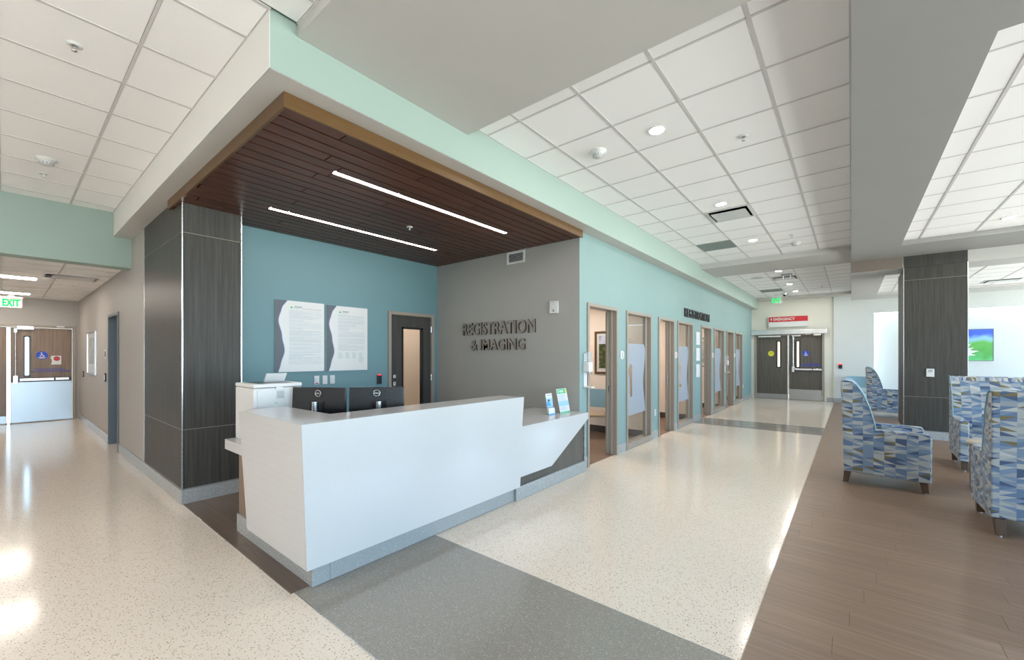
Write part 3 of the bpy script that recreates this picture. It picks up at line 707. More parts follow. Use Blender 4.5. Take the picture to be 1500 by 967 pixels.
def wallplate(name, label, cat, y, z, w=0.075, h=0.12, x=XR, mat='plastic_white', group=None, slots=0, screen=None):
    r = thing(name, label, cat, (x, y, z), group)
    part('plate', B(x, x + 0.012, y - w / 2, y + w / 2, z - h / 2, z + h / 2), mat, r, 0.003)
    if slots == 1: part('rocker', B(x + 0.012, x + 0.017, y - w * 0.22, y + w * 0.22, z - h * 0.28, z + h * 0.28), mat, r, 0.002)
    if slots == 2:
        for dz in (-0.026, 0.026): part('socket', B(x + 0.010, x + 0.0135, y - 0.016, y + 0.016, z + dz - 0.014, z + dz + 0.014), 'plastic_grey', r, 0.004)
    if screen: part('face', B(x + 0.011, x + 0.014, y - w * 0.3, y + w * 0.3, z - h * 0.32, z + h * 0.32), screen, r, 0.002)
    return r
for y, nm in ((6.459, 'first'), (9.185, 'second'), (12.26, 'third'), (14.98, 'fourth')):
    r = wallplate('card_switch', 'small white wall switch between open door and glass panel of the %s room' % nm, 'switch', y, 1.61, 0.10, 0.14, group='white switches along the registration wall')
    part('key_block', B(XR + 0.012, XR + 0.03, y + 0.0, y + 0.04, 1.56, 1.66), 'plastic_white', r, 0.004)
wallplate('power_outlet', 'white power outlet low on the wall after the glass panel numbered one', 'outlet', 7.963, 0.50, slots=2)
wallplate('power_outlet', 'white power outlet low on the wall next to the emergency doors', 'outlet', 16.40, 0.52, slots=2)
for z, nm in ((2.02, 'top'), (1.63, 'middle'), (1.23, 'bottom')):
    r = thing('wall_sign', 'white curved wall sign under the dark REGISTRATION lettering, %s of three' % nm, 'sign', (XR, 10.83, z), 'white signs stacked on the registration wall')
    m = MB(); n = 8
    pr_ = [(10.665 + 0.33 * k / n, 0.014 + 0.035 * math.sin(PI * k / n)) for k in range(n + 1)]
    m.prism([(XR + q, p) for p, q in pr_] + [(XR + 0.001, 10.995), (XR + 0.001, 10.665)], 'z', z - 0.155, z + 0.155)
    part('sign_face', m, 'plastic_white', r); part('edge_clip', B(XR, XR + 0.02, 10.655, 10.667, z - 0.158, z + 0.158), 'aluminium', r)
def sanitizer(label, y, z):
    r = thing('sanitizer_dispenser', label, 'dispenser', (XR, y, z - 0.25))
    part('housing', B(XR, XR + 0.10, y - 0.06, y + 0.06, z - 0.16, z - 0.02), 'plastic_white', r, 0.012, 3)
    part('bottle', B(XR + 0.005, XR + 0.09, y - 0.055, y + 0.055, z - 0.02, z + 0.12), 'clear_plastic', r, 0.012, 3)
    part('nozzle', B(XR + 0.04, XR + 0.08, y - 0.02, y + 0.02, z - 0.19, z - 0.16), 'plastic_grey', r, 0.004)
    part('back_plate', B(XR, XR + 0.012, y - 0.045, y + 0.045, z - 0.38, z + 0.10), 'plastic_white', r, 0.004)
    part('drip_tray', B(XR + 0.01, XR + 0.13, y - 0.055, y + 0.055, z - 0.385, z - 0.365), 'plastic_white', r, 0.006)
sanitizer('white sanitizer dispenser on the wall end above the low counter', 5.24, 1.53)
sanitizer('white sanitizer dispenser on the wall between glass panel three and the fourth door', 13.70, 1.48)

# guest chair and picture inside the first room
def guest_chair(label, loc, rz, seat='seat_tan', back='vinyl_blue'):
    r = thing('guest_chair', label, 'chair', (0, 0, 0))
    part('seat', MB().prism([(-0.24, -0.23), (0.24, -0.25), (0.24, 0.22), (0.16, 0.25), (-0.16, 0.25), (-0.24, 0.22)], 'z', 0.43, 0.475), seat, r, 0.012, 3)
    m = MB(); n = 8
    for k in range(n):
        a0, a1 = -0.25 + 0.5 * k / n, -0.25 + 0.5 * (k + 1) / n
        c = lambda a: -0.27 - 0.05 * (1 - (a / 0.25) ** 2)
        m.hexa([(a0, c(a0), 0.56), (a1, c(a1), 0.56), (a1, c(a1) + 0.03, 0.56), (a0, c(a0) + 0.03, 0.56)], [(a0, c(a0) - 0.05, 0.92), (a1, c(a1) - 0.05, 0.92), (a1, c(a1) - 0.02, 0.92), (a0, c(a0) - 0.02, 0.92)])
    part('backrest', m, back, r)
    for s in (-1, 1):
        part('arm_frame', MB().tube([(s * 0.29, 0.24, 0.0), (s * 0.29, 0.20, 0.3), (s * 0.29, 0.16, 0.60), (s * 0.29, 0.10, 0.655), (s * 0.29, -0.18, 0.665), (s * 0.27, -0.29, 0.70)], 0.012), 'chrome', r)
        part('leg', MB().tube([(s * 0.27, -0.34, 0.0), (s * 0.27, -0.26, 0.25), (s * 0.27, -0.22, 0.42), (s * 0.27, -0.28, 0.66), (s * 0.26, -0.32, 0.80)], 0.012), 'chrome', r)
        part('arm_pad', B(s * 0.29 - 0.025, s * 0.29 + 0.025, -0.16, 0.12, 0.662, 0.682), 'plastic_grey', r, 0.006)
        part('side_rail', MB().tube([(s * 0.27, -0.23, 0.42), (s * 0.285, 0.185, 0.42)], 0.01), 'chrome', r)
    part('cross_rail', MB().tube([(-0.27, 0.05, 0.42), (0.27, 0.05, 0.42)], 0.01), 'chrome', r)
    r.location = loc; r.rotation_euler = (0, 0, rz); return r
guest_chair('guest chair with chrome legs and pale blue back inside the first registration room', (-3.92, 7.28, 0.003), math.radians(200))
guest_chair('pale blue vinyl chair with metal arm against the white waiting room wall', (0.13, 17.25, 0.0022), PI, 'vinyl_blue', 'vinyl_blue')
def picture(name, label, parent_loc, bx, frame_mat, mats, fw=0.035):
    """bx(u0,u1,z0,z1,o0,o1): box on the wall; mats = list of (u0,u1,z0,z1,material)"""
    r = thing(name, label, 'picture', parent_loc)
    u0, u1, z0, z1 = mats[0][:4]
    m = MB()
    for a in ((u0, u0 + fw, z0, z1), (u1 - fw, u1, z0, z1), (u0 + fw, u1 - fw, z0, z0 + fw), (u0 + fw, u1 - fw, z1 - fw, z1)):
        c = bx(*a, 0.0, 0.032); m.add(c.v, c.f)
    part('frame', m, frame_mat, r, 0.003)
    for k, (a, b, c, e, mt) in enumerate(mats[1:]):
        part(('mat_board', 'print', 'print')[min(k, 2)], bx(a, b, c, e, 0.0, 0.014 + 0.002 * k), mt, r)
    return r
py = RY[1] - 0.05
picture('framed_picture', 'framed garden photograph on the peach wall of the first room', (-4.0, py, 1.2), lambda a, b, c, e, o0, o1: B(a, b, py - o1, py - o0, c, e), 'fascia_wood',
    [(-4.18, -3.48, 1.22, 2.105), (-4.15, -3.51, 1.25, 2.075, 'plastic_white'), (-4.085, -3.575, 1.335, 1.84, 'print_garden'), (-4.085, -3.575, 1.84, 2.01, 'print_hills')], 0.045)
py3 = RY[3] - 0.05
picture('framed_picture', 'dark framed print on the wall of the third registration room', (-3.7, py3, 1.2), lambda a, b, c, e, o0, o1: B(a, b, py3 - o1, py3 - o0, c, e), 'frame_bronze',
    [(-4.1, -3.35, 1.25, 2.15), (-4.07, -3.38, 1.28, 2.12, 'plastic_white'), (-4.0, -3.45, 1.36, 2.04, 'print_mist')], 0.045)
r = thing('power_outlet', 'grey power outlet on the wall inside the third registration room', 'outlet', (-3.6, py3, 0.65)); part('plate', B(-3.64, -3.56, py3 - 0.01, py3, 0.59, 0.71), 'plastic_grey', r, 0.003); part('socket', B(-3.62, -3.58, py3 - 0.013, py3 - 0.008, 0.61, 0.64), 'plastic_white', r); part('socket', B(-3.62, -3.58, py3 - 0.013, py3 - 0.008, 0.66, 0.69), 'plastic_white', r)
picture('framed_picture', 'grey misty print in steel frame on the left corridor wall', (-12.7, YL, 1.2), lambda a, b, c, e, o0, o1: B(a, b, YL - o1, YL - o0, c, e), 'aluminium',
    [(-13.35, -12.05, 1.19, 2.11), (-13.32, -12.08, 1.22, 2.08, 'plastic_white'), (-13.2, -12.2, 1.42, 1.98, 'print_mist')], 0.03)
def leftplate(name, label, cat, x, z, w, h, mat, face):
    r = thing(name, label, cat, (x, YL, z)); part('plate', B(x - w / 2, x + w / 2, YL - 0.018, YL, z - h / 2, z + h / 2), mat, r, 0.004)
    part('face', B(x - w * 0.3, x + w * 0.3, YL - 0.022, YL - 0.016, z - h * 0.3, z + h * 0.3), face, r, 0.002)
leftplate('card_reader', 'white card reader on the wall next to the slate door', 'card reader', -10.72, 1.63, 0.13, 0.17, 'plastic_white', 'plastic_black')
leftplate('light_switch', 'dark switch plate under the white card reader by the slate door', 'switch', -10.82, 1.19, 0.12, 0.16, 'plastic_black', 'plastic_white')
leftplate('light_switch', 'dark switch plate on the corridor wall beyond the steel framed print', 'switch', -14.2, 1.16, 0.12, 0.14, 'plastic_black', 'plastic_white')

# ---------------------------------------------------------------- reception desk
dk = thing('reception_desk', 'white quartz reception desk with angled end, low counter and wood panel', 'desk', (-3.4, 3.1, 0))
XF = -2.80
part('front_panel', MB().prism([(1.24, 1.143), (3.64, 1.143), (3.607, 0.82), (5.085, 0.82), (5.085, 0.735), (4.19, 0.268), (3.578, 0.268), (3.571, 0.162), (1.277, 0.162)], 'x', XF, XF - 0.03), 'quartz_white', dk, 0.002)
part('side_panel', MB().hexa([(XF - 0.0305, 1.277, 0.162), (XF - 0.0305, 1.307, 0.162), (-3.88, 1.307, 0.162), (-3.88, 1.277, 0.162)][::-1], [(XF - 0.0305, 1.24, 1.143), (XF - 0.0305, 1.27, 1.143), (-3.955, 1.27, 1.143), (-3.955, 1.24, 1.143)][::-1]), 'quartz_white', dk, 0.002)
part('transaction_top', MB().prism([(XF - 0.031, 1.271), (XF - 0.031, 3.635), (-3.125, 3.62), (-3.165, 1.62), (-3.955, 1.60), (-3.955, 1.271)], 'z', 1.108, 1.143), 'quartz_white', dk, 0.002)
part('inner_panel', MB().box(-3.10, -3.08, 1.58, 3.58, 0.162, 1.106).box(-3.9, -3.10, 1.56, 1.58, 0.80, 1.106).box(-3.12, -2.84, 3.56, 3.60, 0.162, 1.106), 'laminate', dk)
part('low_counter', B(-3.72, XF - 0.031, 3.605, YG - 0.006, 0.78, 0.82), 'quartz_white', dk, 0.002)
part('wood_panel', B(-2.90, -2.868, 3.55, YG - 0.012, 0.15, 0.778), 'laminate_door', dk)
part('end_trim', B(-2.868, -2.845, YG - 0.026, YG - 0.012, 0.15, 0.74), 'aluminium', dk)
part('plinth', B(-3.858, -2.872, 1.345, 1.47, 0.0023, 0.162), 'terrazzo_base', dk, 0.003)
part('plinth', B(-2.99, -2.872, 1.471, 3.55, 0.0023, 0.161), 'terrazzo_base', dk, 0.003)
part('plinth', B(-2.99, -2.84, 3.551, YG - 0.006, 0.0023, 0.15), 'terrazzo_base', dk, 0.003)
part('support_post', MB().cyl((-3.6, 4.4, 0.0023), (-3.6, 4.4, 0.78), 0.03), 'aluminium', dk)
wt = thing('worktop', 'pale worktop behind the reception desk carrying printer and monitors', 'worktop', (-3.7, 2.3, 0.715))
part('slab', MB().prism([(-4.66, 1.345), (-3.9, 1.345), (-3.9, 1.60), (-3.105, 1.60), (-3.105, 3.55), (-3.75, 3.55), (-3.75, 2.3), (-4.66, 2.3)], 'z', 0.76, 0.80), 'quartz_white', wt, 0.002)
part('edge_apron', MB().box(-4.66, -3.9, 1.345, 1.368, 0.705, 0.7595).box(-4.66, -4.64, 1.369, 2.3, 0.705, 0.7595), 'quartz_white', wt, 0.002)
cb_ = thing('base_cabinet', 'brown wood base cabinet under the printer end of the worktop', 'cabinet', (-4.2, 1.8, 0))
part('carcass', B(-4.36, -3.86, 1.37, 2.2, 0.163, 0.7595), 'laminate_warm', cb_, 0.002); part('plinth', B(-4.34, -3.86, 1.347, 2.19, 0.0023, 0.1625), 'terrazzo_base', cb_)
cb_ = thing('base_cabinet', 'dark wood drawer cabinet under the worktop beside the low counter', 'cabinet', (-3.43, 3.2, 0))
part('carcass', B(-3.72, -3.12, 2.9, 3.5, 0.0023, 0.7595), 'laminate', cb_, 0.002)
for z0 in (0.1, 0.32, 0.54):
    dw = part('drawer', B(-3.738, -3.7205, 2.905, 3.495, z0, z0 + 0.205), 'laminate', cb_, 0.002); part('pull', B(-3.752, -3.7385, 3.12, 3.28, z0 + 0.16, z0 + 0.172), 'aluminium', dw)

# printer
pz = 0.80
p = thing('printer', 'large white office printer standing at the end of the reception desk', 'printer', (-4.36, 1.62, pz))
PX0, PX1, PY0, PY1, PZ = -4.645, -4.175, 1.43, 1.852, 1.339
part('body', B(PX0, PX1, PY0, PY1, pz, PZ - 0.04), 'plastic_white', p, 0.008)
part('lid', B(PX0 - 0.003, PX1 + 0.003, PY0 - 0.003, PY1 + 0.003, PZ - 0.037, PZ), 'plastic_white', p, 0.01)
part('output_tray', B(PX0 + 0.05, PX1 - 0.06, PY0 + 0.06, PY1 - 0.07, PZ - 0.002, PZ + 0.002), 'plastic_black', p)
rd = part('rear_door', B(PX1 - 0.002, PX1 + 0.008, PY0 + 0.025, PY1 - 0.04, pz + 0.08, PZ - 0.05), 'plastic_white', p, 0.004)
part('latch', B(PX1 + 0.006, PX1 + 0.016, (PY0 + PY1) / 2 - 0.03, (PY0 + PY1) / 2 + 0.03, PZ - 0.06, PZ - 0.03), 'plastic_white', p, 0.003)
m = MB()
for k in range(9): m.box(PX1 + 0.007, PX1 + 0.0105, 1.62, 1.685, PZ - 0.14 + k * 0.008, PZ - 0.1355 + k * 0.008)
part('vent_slots', m, 'plastic_grey', rd)
part('side_cover', B(PX1 - 0.17, PX1 - 0.02, PY0 - 0.004, PY0 + 0.004, pz + 0.1, PZ - 0.06), 'plastic_white', p, 0.003)
part('paper_drawer', B(PX0 - 0.004, PX0 + 0.01, PY0 + 0.02, PY1 - 0.02, pz + 0.03, pz + 0.18), 'plastic_grey', p, 0.004)
part('status_mark', B(PX1 + 0.007, PX1 + 0.0095, 1.605, 1.625, 1.155, 1.162), 'print_green', p)
part('control_panel', MB().hexa([(-4.49, 1.62, PZ), (-4.45, 1.62, PZ), (-4.45, 1.80, PZ), (-4.49, 1.80, PZ)], [(-4.45, 1.63, PZ + 0.085), (-4.425, 1.63, PZ + 0.085), (-4.425, 1.82, PZ + 0.085), (-4.45, 1.82, PZ + 0.085)]), 'plastic_white', p, 0.005)

def monitor(label, a, b, ztop, zbot, pole):
    """a, b: ends of the top edge (x, y); back side towards the waiting area"""
    a, b = Vector((*a, 0)), Vector((*b, 0)); w = (b - a).length; c = (a + b) / 2
    r = thing('computer_monitor', label, 'monitor', (0, 0, 0))
    h = ztop - zbot; z0, z1 = zbot - 0.80, ztop - 0.80
    # local frame: x along the screen, -y towards the back
    part('shell', MB().prism([(0.0, z0), (-0.026, z0 + 0.02), (-0.032, z0 + h * 0.4), (-0.02, z1), (0.0, z1)], 'x', -w / 2, w / 2), 'plastic_black', r, 0.006)
    part('screen', B(-w / 2 + 0.008, w / 2 - 0.008, 0.0, 0.004, z0 + 0.012, z1 - 0.008), 'plastic_black', r)
    part('mount_plate', B(-0.07 + pole, 0.07 + pole, -0.042, -0.022, z0 + 0.06, z0 + 0.20), 'plastic_black', r, 0.004)
    st = part('stand', MB().cyl((pole, -0.065, 0.008), (pole, -0.065, z0 + 0.20), 0.026, 20), 'aluminium', r)
    part('stand_foot', B(pole - 0.11, pole + 0.11, -0.12, 0.08, 0.0, 0.008), 'aluminium', r, 0.004)
    zl = z1 - 0.055
    lg = part('badge_ring', MB().lathe((0, -0.031, zl), [(0.0265, 0.0), (0.0265, -0.004), (0.0305, -0.004), (0.0305, 0.0)], 32, 'y'), 'aluminium', r)
    write('DELL', r, (-0.021, -0.0345, zl - 0.006), (1, 0, 0), 0.042, 0.012, 0.001, 'aluminium', 'badge_text', bold=0.02)
    r.location = (c.x, c.y, 0.8005); r.rotation_euler = (0, 0, math.atan2(b.y - a.y, b.x - a.x)); return r
monitor('black computer monitor seen from behind, next to the white printer', (-4.132, 1.76), (-3.655, 2.033), 1.30, 0.97, -0.012)
monitor('black computer monitor seen from behind, in front of the glazed door', (-3.665, 2.065), (-3.352, 2.454), 1.30, 0.97, 0.02)

# leaflets on the low counter
def leaflet(label, y0, y1, h, x, lean, pocket):
    r = thing('leaflet_stand', label, 'leaflet', (x, (y0 + y1) / 2, 0.82))
    z = 0.8205
    P = lambda y, k, o=0.0: (x - lean * k + o, y - 0.0 * k, z + h * k)
    def sheet(a, b, k0, k1, o): return MB().hexa([P(a, k0, o), P(b, k0, o), P(b, k0, o - 0.003), P(a, k0, o - 0.003)], [P(a, k1, o), P(b, k1, o), P(b, k1, o - 0.003), P(a, k1, o - 0.003)])
    w = y1 - y0
    part('card', sheet(y0, y1, 0, 1, 0), 'plastic_white', r)
    part('foot', B(x - 0.07, x, y0, y1, z - 0.0004, z + 0.003), 'clear_plastic', r)
    part('stand_leaf', MB().hexa([P(y0, 0, -0.006), P(y1, 0, -0.006), P(y1, 0, -0.009), P(y0, 0, -0.009)], [P(y0, 1.0, -0.006), P(y1, 1.0, -0.006), P(y1, 1.0, -0.009), P(y0, 1.0, -0.009)]), 'clear_plastic', r)
    def strip(a, b, k0, k1, mat, nm='print'): part(nm, sheet(y0 + a * w, y0 + b * w, k0, k1, 0.0036 if nm == 'print' else 0.0050), mat, r)
    if pocket:
        strip(0.02, 0.98, 0.34, 0.78, 'print_pale_blue'); strip(0.0, 1.0, 0.32, 0.40, 'print_slate')
        part('figure', MB().add([P(y0 + a * w, k, 0.0052) for a, k in ((0.02, 0.42), (0.02, 0.56), (0.15, 0.62), (0.40, 0.60), (0.60, 0.48), (0.62, 0.42))], [(0, 1, 2, 3, 4, 5)]), 'print_sky', r)
        part('figure', MB().add([P(y0 + (0.36 + 0.14 * math.cos(t_ * PI / 6)) * w, 0.67 + 0.055 * math.sin(t_ * PI / 6), 0.0054) for t_ in range(12)], [tuple(range(12))]), 'skin_dark', r)
        strip(0.15, 0.85, 0.90, 0.93, 'print_grey', 'text_line')
        part('pocket', MB().hexa([P(y0, 0, 0.02), P(y1, 0, 0.02), P(y1, 0, 0.017), P(y0, 0, 0.017)], [P(y0, 0.31, 0.02), P(y1, 0.31, 0.02), P(y1, 0.31, 0.017), P(y0, 0.31, 0.017)]), 'plastic_white', r)
        part('pocket_edge', MB().hexa([P(y0, 0, 0.022), P(y1, 0, 0.022), P(y1, 0, 0.0202), P(y0, 0, 0.0202)], [P(y0, 0.05, 0.022), P(y1, 0.05, 0.022), P(y1, 0.05, 0.0202), P(y0, 0.05, 0.0202)]), 'print_sky', r)
    else:
        strip(0.04, 0.83, 0.80, 0.98, 'print_green'); strip(0.85, 0.95, 0.80, 0.98, 'print_yellow'); strip(0.03, 0.95, 0.29, 0.49, 'print_pale_blue'); strip(0.02, 0.97, 0.015, 0.06, 'print_green')
        strip(0.26, 0.66, 0.875, 0.93, 'plastic_white', 'text_line'); strip(0.26, 0.6, 0.83, 0.845, 'plastic_white', 'text_line')
        strip(0.09, 0.17, 0.86, 0.93, 'plastic_white', 'text_line'); strip(0.11, 0.15, 0.84, 0.95, 'plastic_white', 'text_line')
        for k in (0.74, 0.70, 0.66, 0.62, 0.56, 0.52, 0.24, 0.20, 0.16, 0.12): strip(0.08, 0.9 - 0.3 * (k * 37 % 1), k, k + 0.012, 'print_line', 'text_line')
leaflet('narrow leaflet with a seated figure in a holder on the low counter', 4.515, 4.66, 0.275, -3.08, 0.04, True)
leaflet('upright notice with green header in a stand on the low counter', 4.725, 4.975, 0.325, -3.02, 0.07, False)

# ---------------------------------------------------------------- things on the nook walls
sg = thing('wall_lettering', 'raised bronze letters reading REGISTRATION & IMAGING on the grey wall', 'sign', (-4.4, YG, 1.9))
for txt, x0, w, z0, h in (('REGISTRATION', -5.252, 1.561, 1.948, 0.212), ('& IMAGING', -5.05, 1.164, 1.693, 0.18)):
    write(txt, sg, (x0, YG - 0.026, z0), (1, 0, 0), w, h, 0.005, 'letter_metal', each=True, bold=0.018)
    write(txt, sg, (x0, YG - 0.002, z0), (1, 0, 0), w, h, 0.024, 'letter_dark', 'letter_return', bold=0.017)
sg = thing('wall_lettering', 'raised black letters reading REGISTRATION high on the pale aqua wall', 'sign', (XR, 10.8, 2.6))
write('REGISTRATION', sg, (XR + 0.004, 9.77, 2.485), (0, 1, 0), 2.10, 0.20, 0.025, 'letter_dark', each=True, bold=0.008)
vg = thing('wall_vent', 'white louvred vent grille high on the grey wall', 'vent', (-4.08, YG, 3.15))
vx0, vx1, vz0, vz1 = -4.255, -3.895, 3.045, 3.235
part('frame', MB().box(vx0, vx0 + 0.035, YG - 0.015, YG, vz0, vz1).box(vx1 - 0.035, vx1, YG - 0.015, YG, vz0, vz1).box(vx0 + 0.035, vx1 - 0.035, YG - 0.015, YG, vz0, vz0 + 0.03).box(vx0 + 0.035, vx1 - 0.035, YG - 0.015, YG, vz1 - 0.03, vz1), 'plastic_white', vg, 0.002)
part('backing', B(vx0 + 0.03, vx1 - 0.03, YG - 0.003, YG - 0.001, vz0 + 0.025, vz1 - 0.025), 'plastic_black', vg)
for k in range(8):
    z = vz0 + 0.036 + k * 0.0165; part('louvre', MB().hexa([(vx0 + 0.035, YG - 0.014, z), (vx1 - 0.035, YG - 0.014, z), (vx1 - 0.035, YG - 0.003, z + 0.004), (vx0 + 0.035, YG - 0.003, z + 0.004)], [(vx0 + 0.035, YG - 0.014, z + 0.004), (vx1 - 0.035, YG - 0.014, z + 0.004), (vx1 - 0.035, YG - 0.003, z + 0.009), (vx0 + 0.035, YG - 0.003, z + 0.009)]), 'plastic_white', vg)
ic = thing('alarm_strobe', 'small white wall strobe on the grey wall beside the raised letters', 'alarm', (-3.355, YG, 2.3))
part('plate', B(-3.43, -3.28, YG - 0.03, YG, 2.215, 2.395), 'plastic_white', ic, 0.008)
part('strobe_lens', B(-3.385, -3.325, YG - 0.05, YG - 0.028, 2.30, 2.375), 'clear_plastic', ic, 0.006); part('sounder', MB().cyl((-3.355, YG - 0.034, 2.255), (-3.355, YG - 0.028, 2.255), 0.02), 'plastic_grey', ic)
def poster(label, y0, y1, z0, z1, seed, cols):
    rnd = random.Random(seed)
    r = thing('poster', label, 'poster', (XN, (y0 + y1) / 2, z0)); w, h = y1 - y0, z1 - z0; X = XN + 0.024
    part('board', B(XN + 0.002, X, y0, y1, z0, z1), 'plastic_white', r)
    kp = [(0, 0.05), (0.1, 0.10), (0.3, 0.175), (0.5, 0.125), (0.72, 0.055), (0.9, 0.12), (1.0, 0.23)]
    cv = []
    for q in range(25):
        k = q / 24; i = max(j for j in range(6) if kp[j][0] <= k); t_ = (k - kp[i][0]) / (kp[i + 1][0] - kp[i][0]); t_ = t_ * t_ * (3 - 2 * t_) if 0 < i < 5 else t_
        cv.append(kp[i][1] + (kp[i + 1][1] - kp[i][1]) * t_)
    P = lambda a, k, o: (X + o, y0 + a * w, z0 + k * h)
    part('wave_edge', MB().add([P(0, k / 24, 0.0008) for k in range(25)] + [P(cv[k] + 0.012, k / 24, 0.0008) for k in range(25)], [(k, k + 25, k + 26, k + 1) for k in range(24)]), 'print_violet', r)
    part('wave_band', MB().add([P(0, k / 24, 0.0014) for k in range(25)] + [P(cv[k], k / 24, 0.0014) for k in range(25)], [(k, k + 25, k + 26, k + 1) for k in range(24)]), 'print_slate', r)
    part('logo_mark', MB().flat([P(0.285, 0.905, 0.001), P(0.315, 0.89, 0.001), P(0.345, 0.905, 0.001), P(0.315, 0.92, 0.001)]), 'print_green', r); part('logo_mark', MB().flat([P(0.30, 0.92, 0.0012), P(0.33, 0.92, 0.0012), P(0.315, 0.935, 0.0012)]), 'print_yellow', r)
    part('logo_text', MB().flat([P(0.37, 0.912, 0.001), P(0.53, 0.912, 0.001), P(0.53, 0.927, 0.001), P(0.37, 0.927, 0.001)]).flat([P(0.37, 0.897, 0.001), P(0.5, 0.897, 0.001), P(0.5, 0.903, 0.001), P(0.37, 0.903, 0.001)]), 'print_grey', r)
    m = MB(); k = 0.865
    while k > (0.10 if cols == 0 else 0.30):
        L = rnd.choice((0.66, 0.64, 0.60, 0.45, 0.25, 0.66)); a = 0.27 + (0.0 if k > 0.2 else -0.01)
        x = a
        while x < a + L:
            ww = rnd.uniform(0.015, 0.05); m.flat([P(x, k, 0.001), P(min(x + ww, 0.945), k, 0.001), P(min(x + ww, 0.945), k + 0.0052, 0.001), P(x, k + 0.0052, 0.001)]); x += ww + 0.007
        k -= rnd.choice((0.0105, 0.0105, 0.0105, 0.019))
    if cols:
        for c in range(4):
            for q in range(9 if c < 3 else 15):
                zz = 0.275 - q * 0.0105; L = rnd.uniform(0.07, 0.13); m.flat([P(0.27 + c * 0.17, zz, 0.001), P(0.27 + c * 0.17 + L, zz, 0.001), P(0.27 + c * 0.17 + L, zz + 0.005, 0.001), P(0.27 + c * 0.17, zz + 0.005, 0.001)])
    part('printed_lines', m, 'print_line', r, kind='stuff')
    if cols == 0: write("Patient's Bill of Rights and Responsibilities", r, P(0.535, 0.885, 0.001), (0, 1, 0), w * 0.40, 0.022, 0, 'print_grey', bold=0.01)
poster('white rights poster with dark wavy edge, next to the wood column', 2.283, 2.945, 1.378, 2.35, 3, 0)
poster('white poster with dark wavy edge and small print columns, by the glazed door', 2.978, 3.641, 1.375, 2.34, 5, 1)
for y, nm in ((2.845, 'with red mark'), (2.965, 'in the middle'), (3.078, 'nearest the glazed door')):
    r = thing('wall_switch', 'white wall switch under the posters, %s' % nm, 'switch', (XN, y, 1.245), 'switches under the posters')
    part('plate', B(XN, XN + 0.012, y - 0.036, y + 0.036, 1.185, 1.31), 'plastic_white', r, 0.003); part('rocker', B(XN + 0.012, XN + 0.02, y - 0.017, y + 0.017, 1.215, 1.285), 'plastic_white', r, 0.003)
    if y < 2.9: part('red_button', B(XN + 0.012, XN + 0.018, y - 0.02, y + 0.02, 1.193, 1.207), 'print_red', r, 0.002)
r = thing('card_reader', 'black card reader with red light beside the glazed door', 'card reader', (XN, 3.86, 1.21)); part('body', B(XN, XN + 0.03, 3.822, 3.90, 1.14, 1.285), 'plastic_black', r, 0.005); part('indicator', B(XN + 0.01, XN + 0.031, 3.835, 3.887, 1.278, 1.292), 'led_red', r, 0.003)
r = thing('card_reader', 'black card reader with red light on the white wall by the emergency doors', 'card reader', (-0.284, YF - 0.04, 1.23)); part('body', B(-0.335, -0.235, YF - 0.07, YF - 0.04, 1.155, 1.30), 'plastic_black', r, 0.005); part('indicator', B(-0.325, -0.245, YF - 0.072, YF - 0.05, 1.29, 1.315), 'led_red', r, 0.003)

# ---------------------------------------------------------------- signs over the doors
def exit_sign(label, loc, axis, ztop):
    x, y, z = loc
    r = thing('exit_sign', label, 'exit sign', (x, y, z))
    if axis == 'y':
        part('panel', B(x - 0.16, x + 0.16, y - 0.006, y + 0.006, z, z + 0.21), 'clear_plastic', r); part('housing', B(x - 0.17, x + 0.17, y - 0.03, y + 0.03, z + 0.21, z + 0.245), 'plastic_white', r, 0.004)
        part('mount', B(x - 0.05, x + 0.05, y - 0.03, y + 0.03, z + 0.245, ztop), 'plastic_white', r); write('EXIT', r, (x - 0.135, y - 0.0075, z + 0.025), (1, 0, 0), 0.27, 0.16, 0.004, 'exit_green', bold=0.03)
    else:
        part('panel', B(x - 0.006, x + 0.006, y - 0.16, y + 0.16, z, z + 0.21), 'clear_plastic', r); part('housing', B(x - 0.03, x + 0.03, y - 0.17, y + 0.17, z + 0.21, z + 0.245), 'plastic_white', r, 0.004)
        part('mount', B(x - 0.03, x + 0.03, y - 0.05, y + 0.05, z + 0.245, ztop), 'plastic_white', r); write('EXIT', r, (x + 0.0075, y - 0.125, z + 0.025), (0, 1, 0), 0.25, 0.16, 0.004, 'exit_green', bold=0.03)
exit_sign('green EXIT sign hanging before the exit doors with steel kick plate', (-14.6, 0.11, 2.68), 'x', 2.975)
exit_sign('green EXIT sign hanging before the emergency doors', (-2.03, 17.1, 3.42), 'y', ZC)
r = thing('emergency_sign', 'red and white EMERGENCY sign on the wall over the double doors', 'sign', (-1.77, YF, 2.65))
part('red_band', B(-2.36, -1.19, YF - 0.09, YF, 2.83, 3.01), 'print_red', r, 0.002); part('white_band', B(-2.36, -1.19, YF - 0.086, YF, 2.64, 2.828), 'plastic_white', r, 0.002); part('side_cap', B(-2.40, -2.36, YF - 0.09, YF, 2.63, 3.012), 'plastic_grey', r, 0.002)
write('EMERGENCY', r, (-2.22, YF - 0.0915, 2.875), (1, 0, 0), 0.66, 0.10, 0.002, 'plastic_white', bold=0.02)
part('arrow', MB().flat([(-2.285 + a, YF - 0.0915, 2.925 + b) for a, b in ((-0.035, 0.0), (0.0, -0.0), (0.035, 0.0), (0.0, 0.05))]).flat([(-2.285 + a, YF - 0.0915, 2.925 + b) for a, b in ((-0.012, -0.05), (0.012, -0.05), (0.012, 0.0), (-0.012, 0.0))]), 'plastic_white', r)

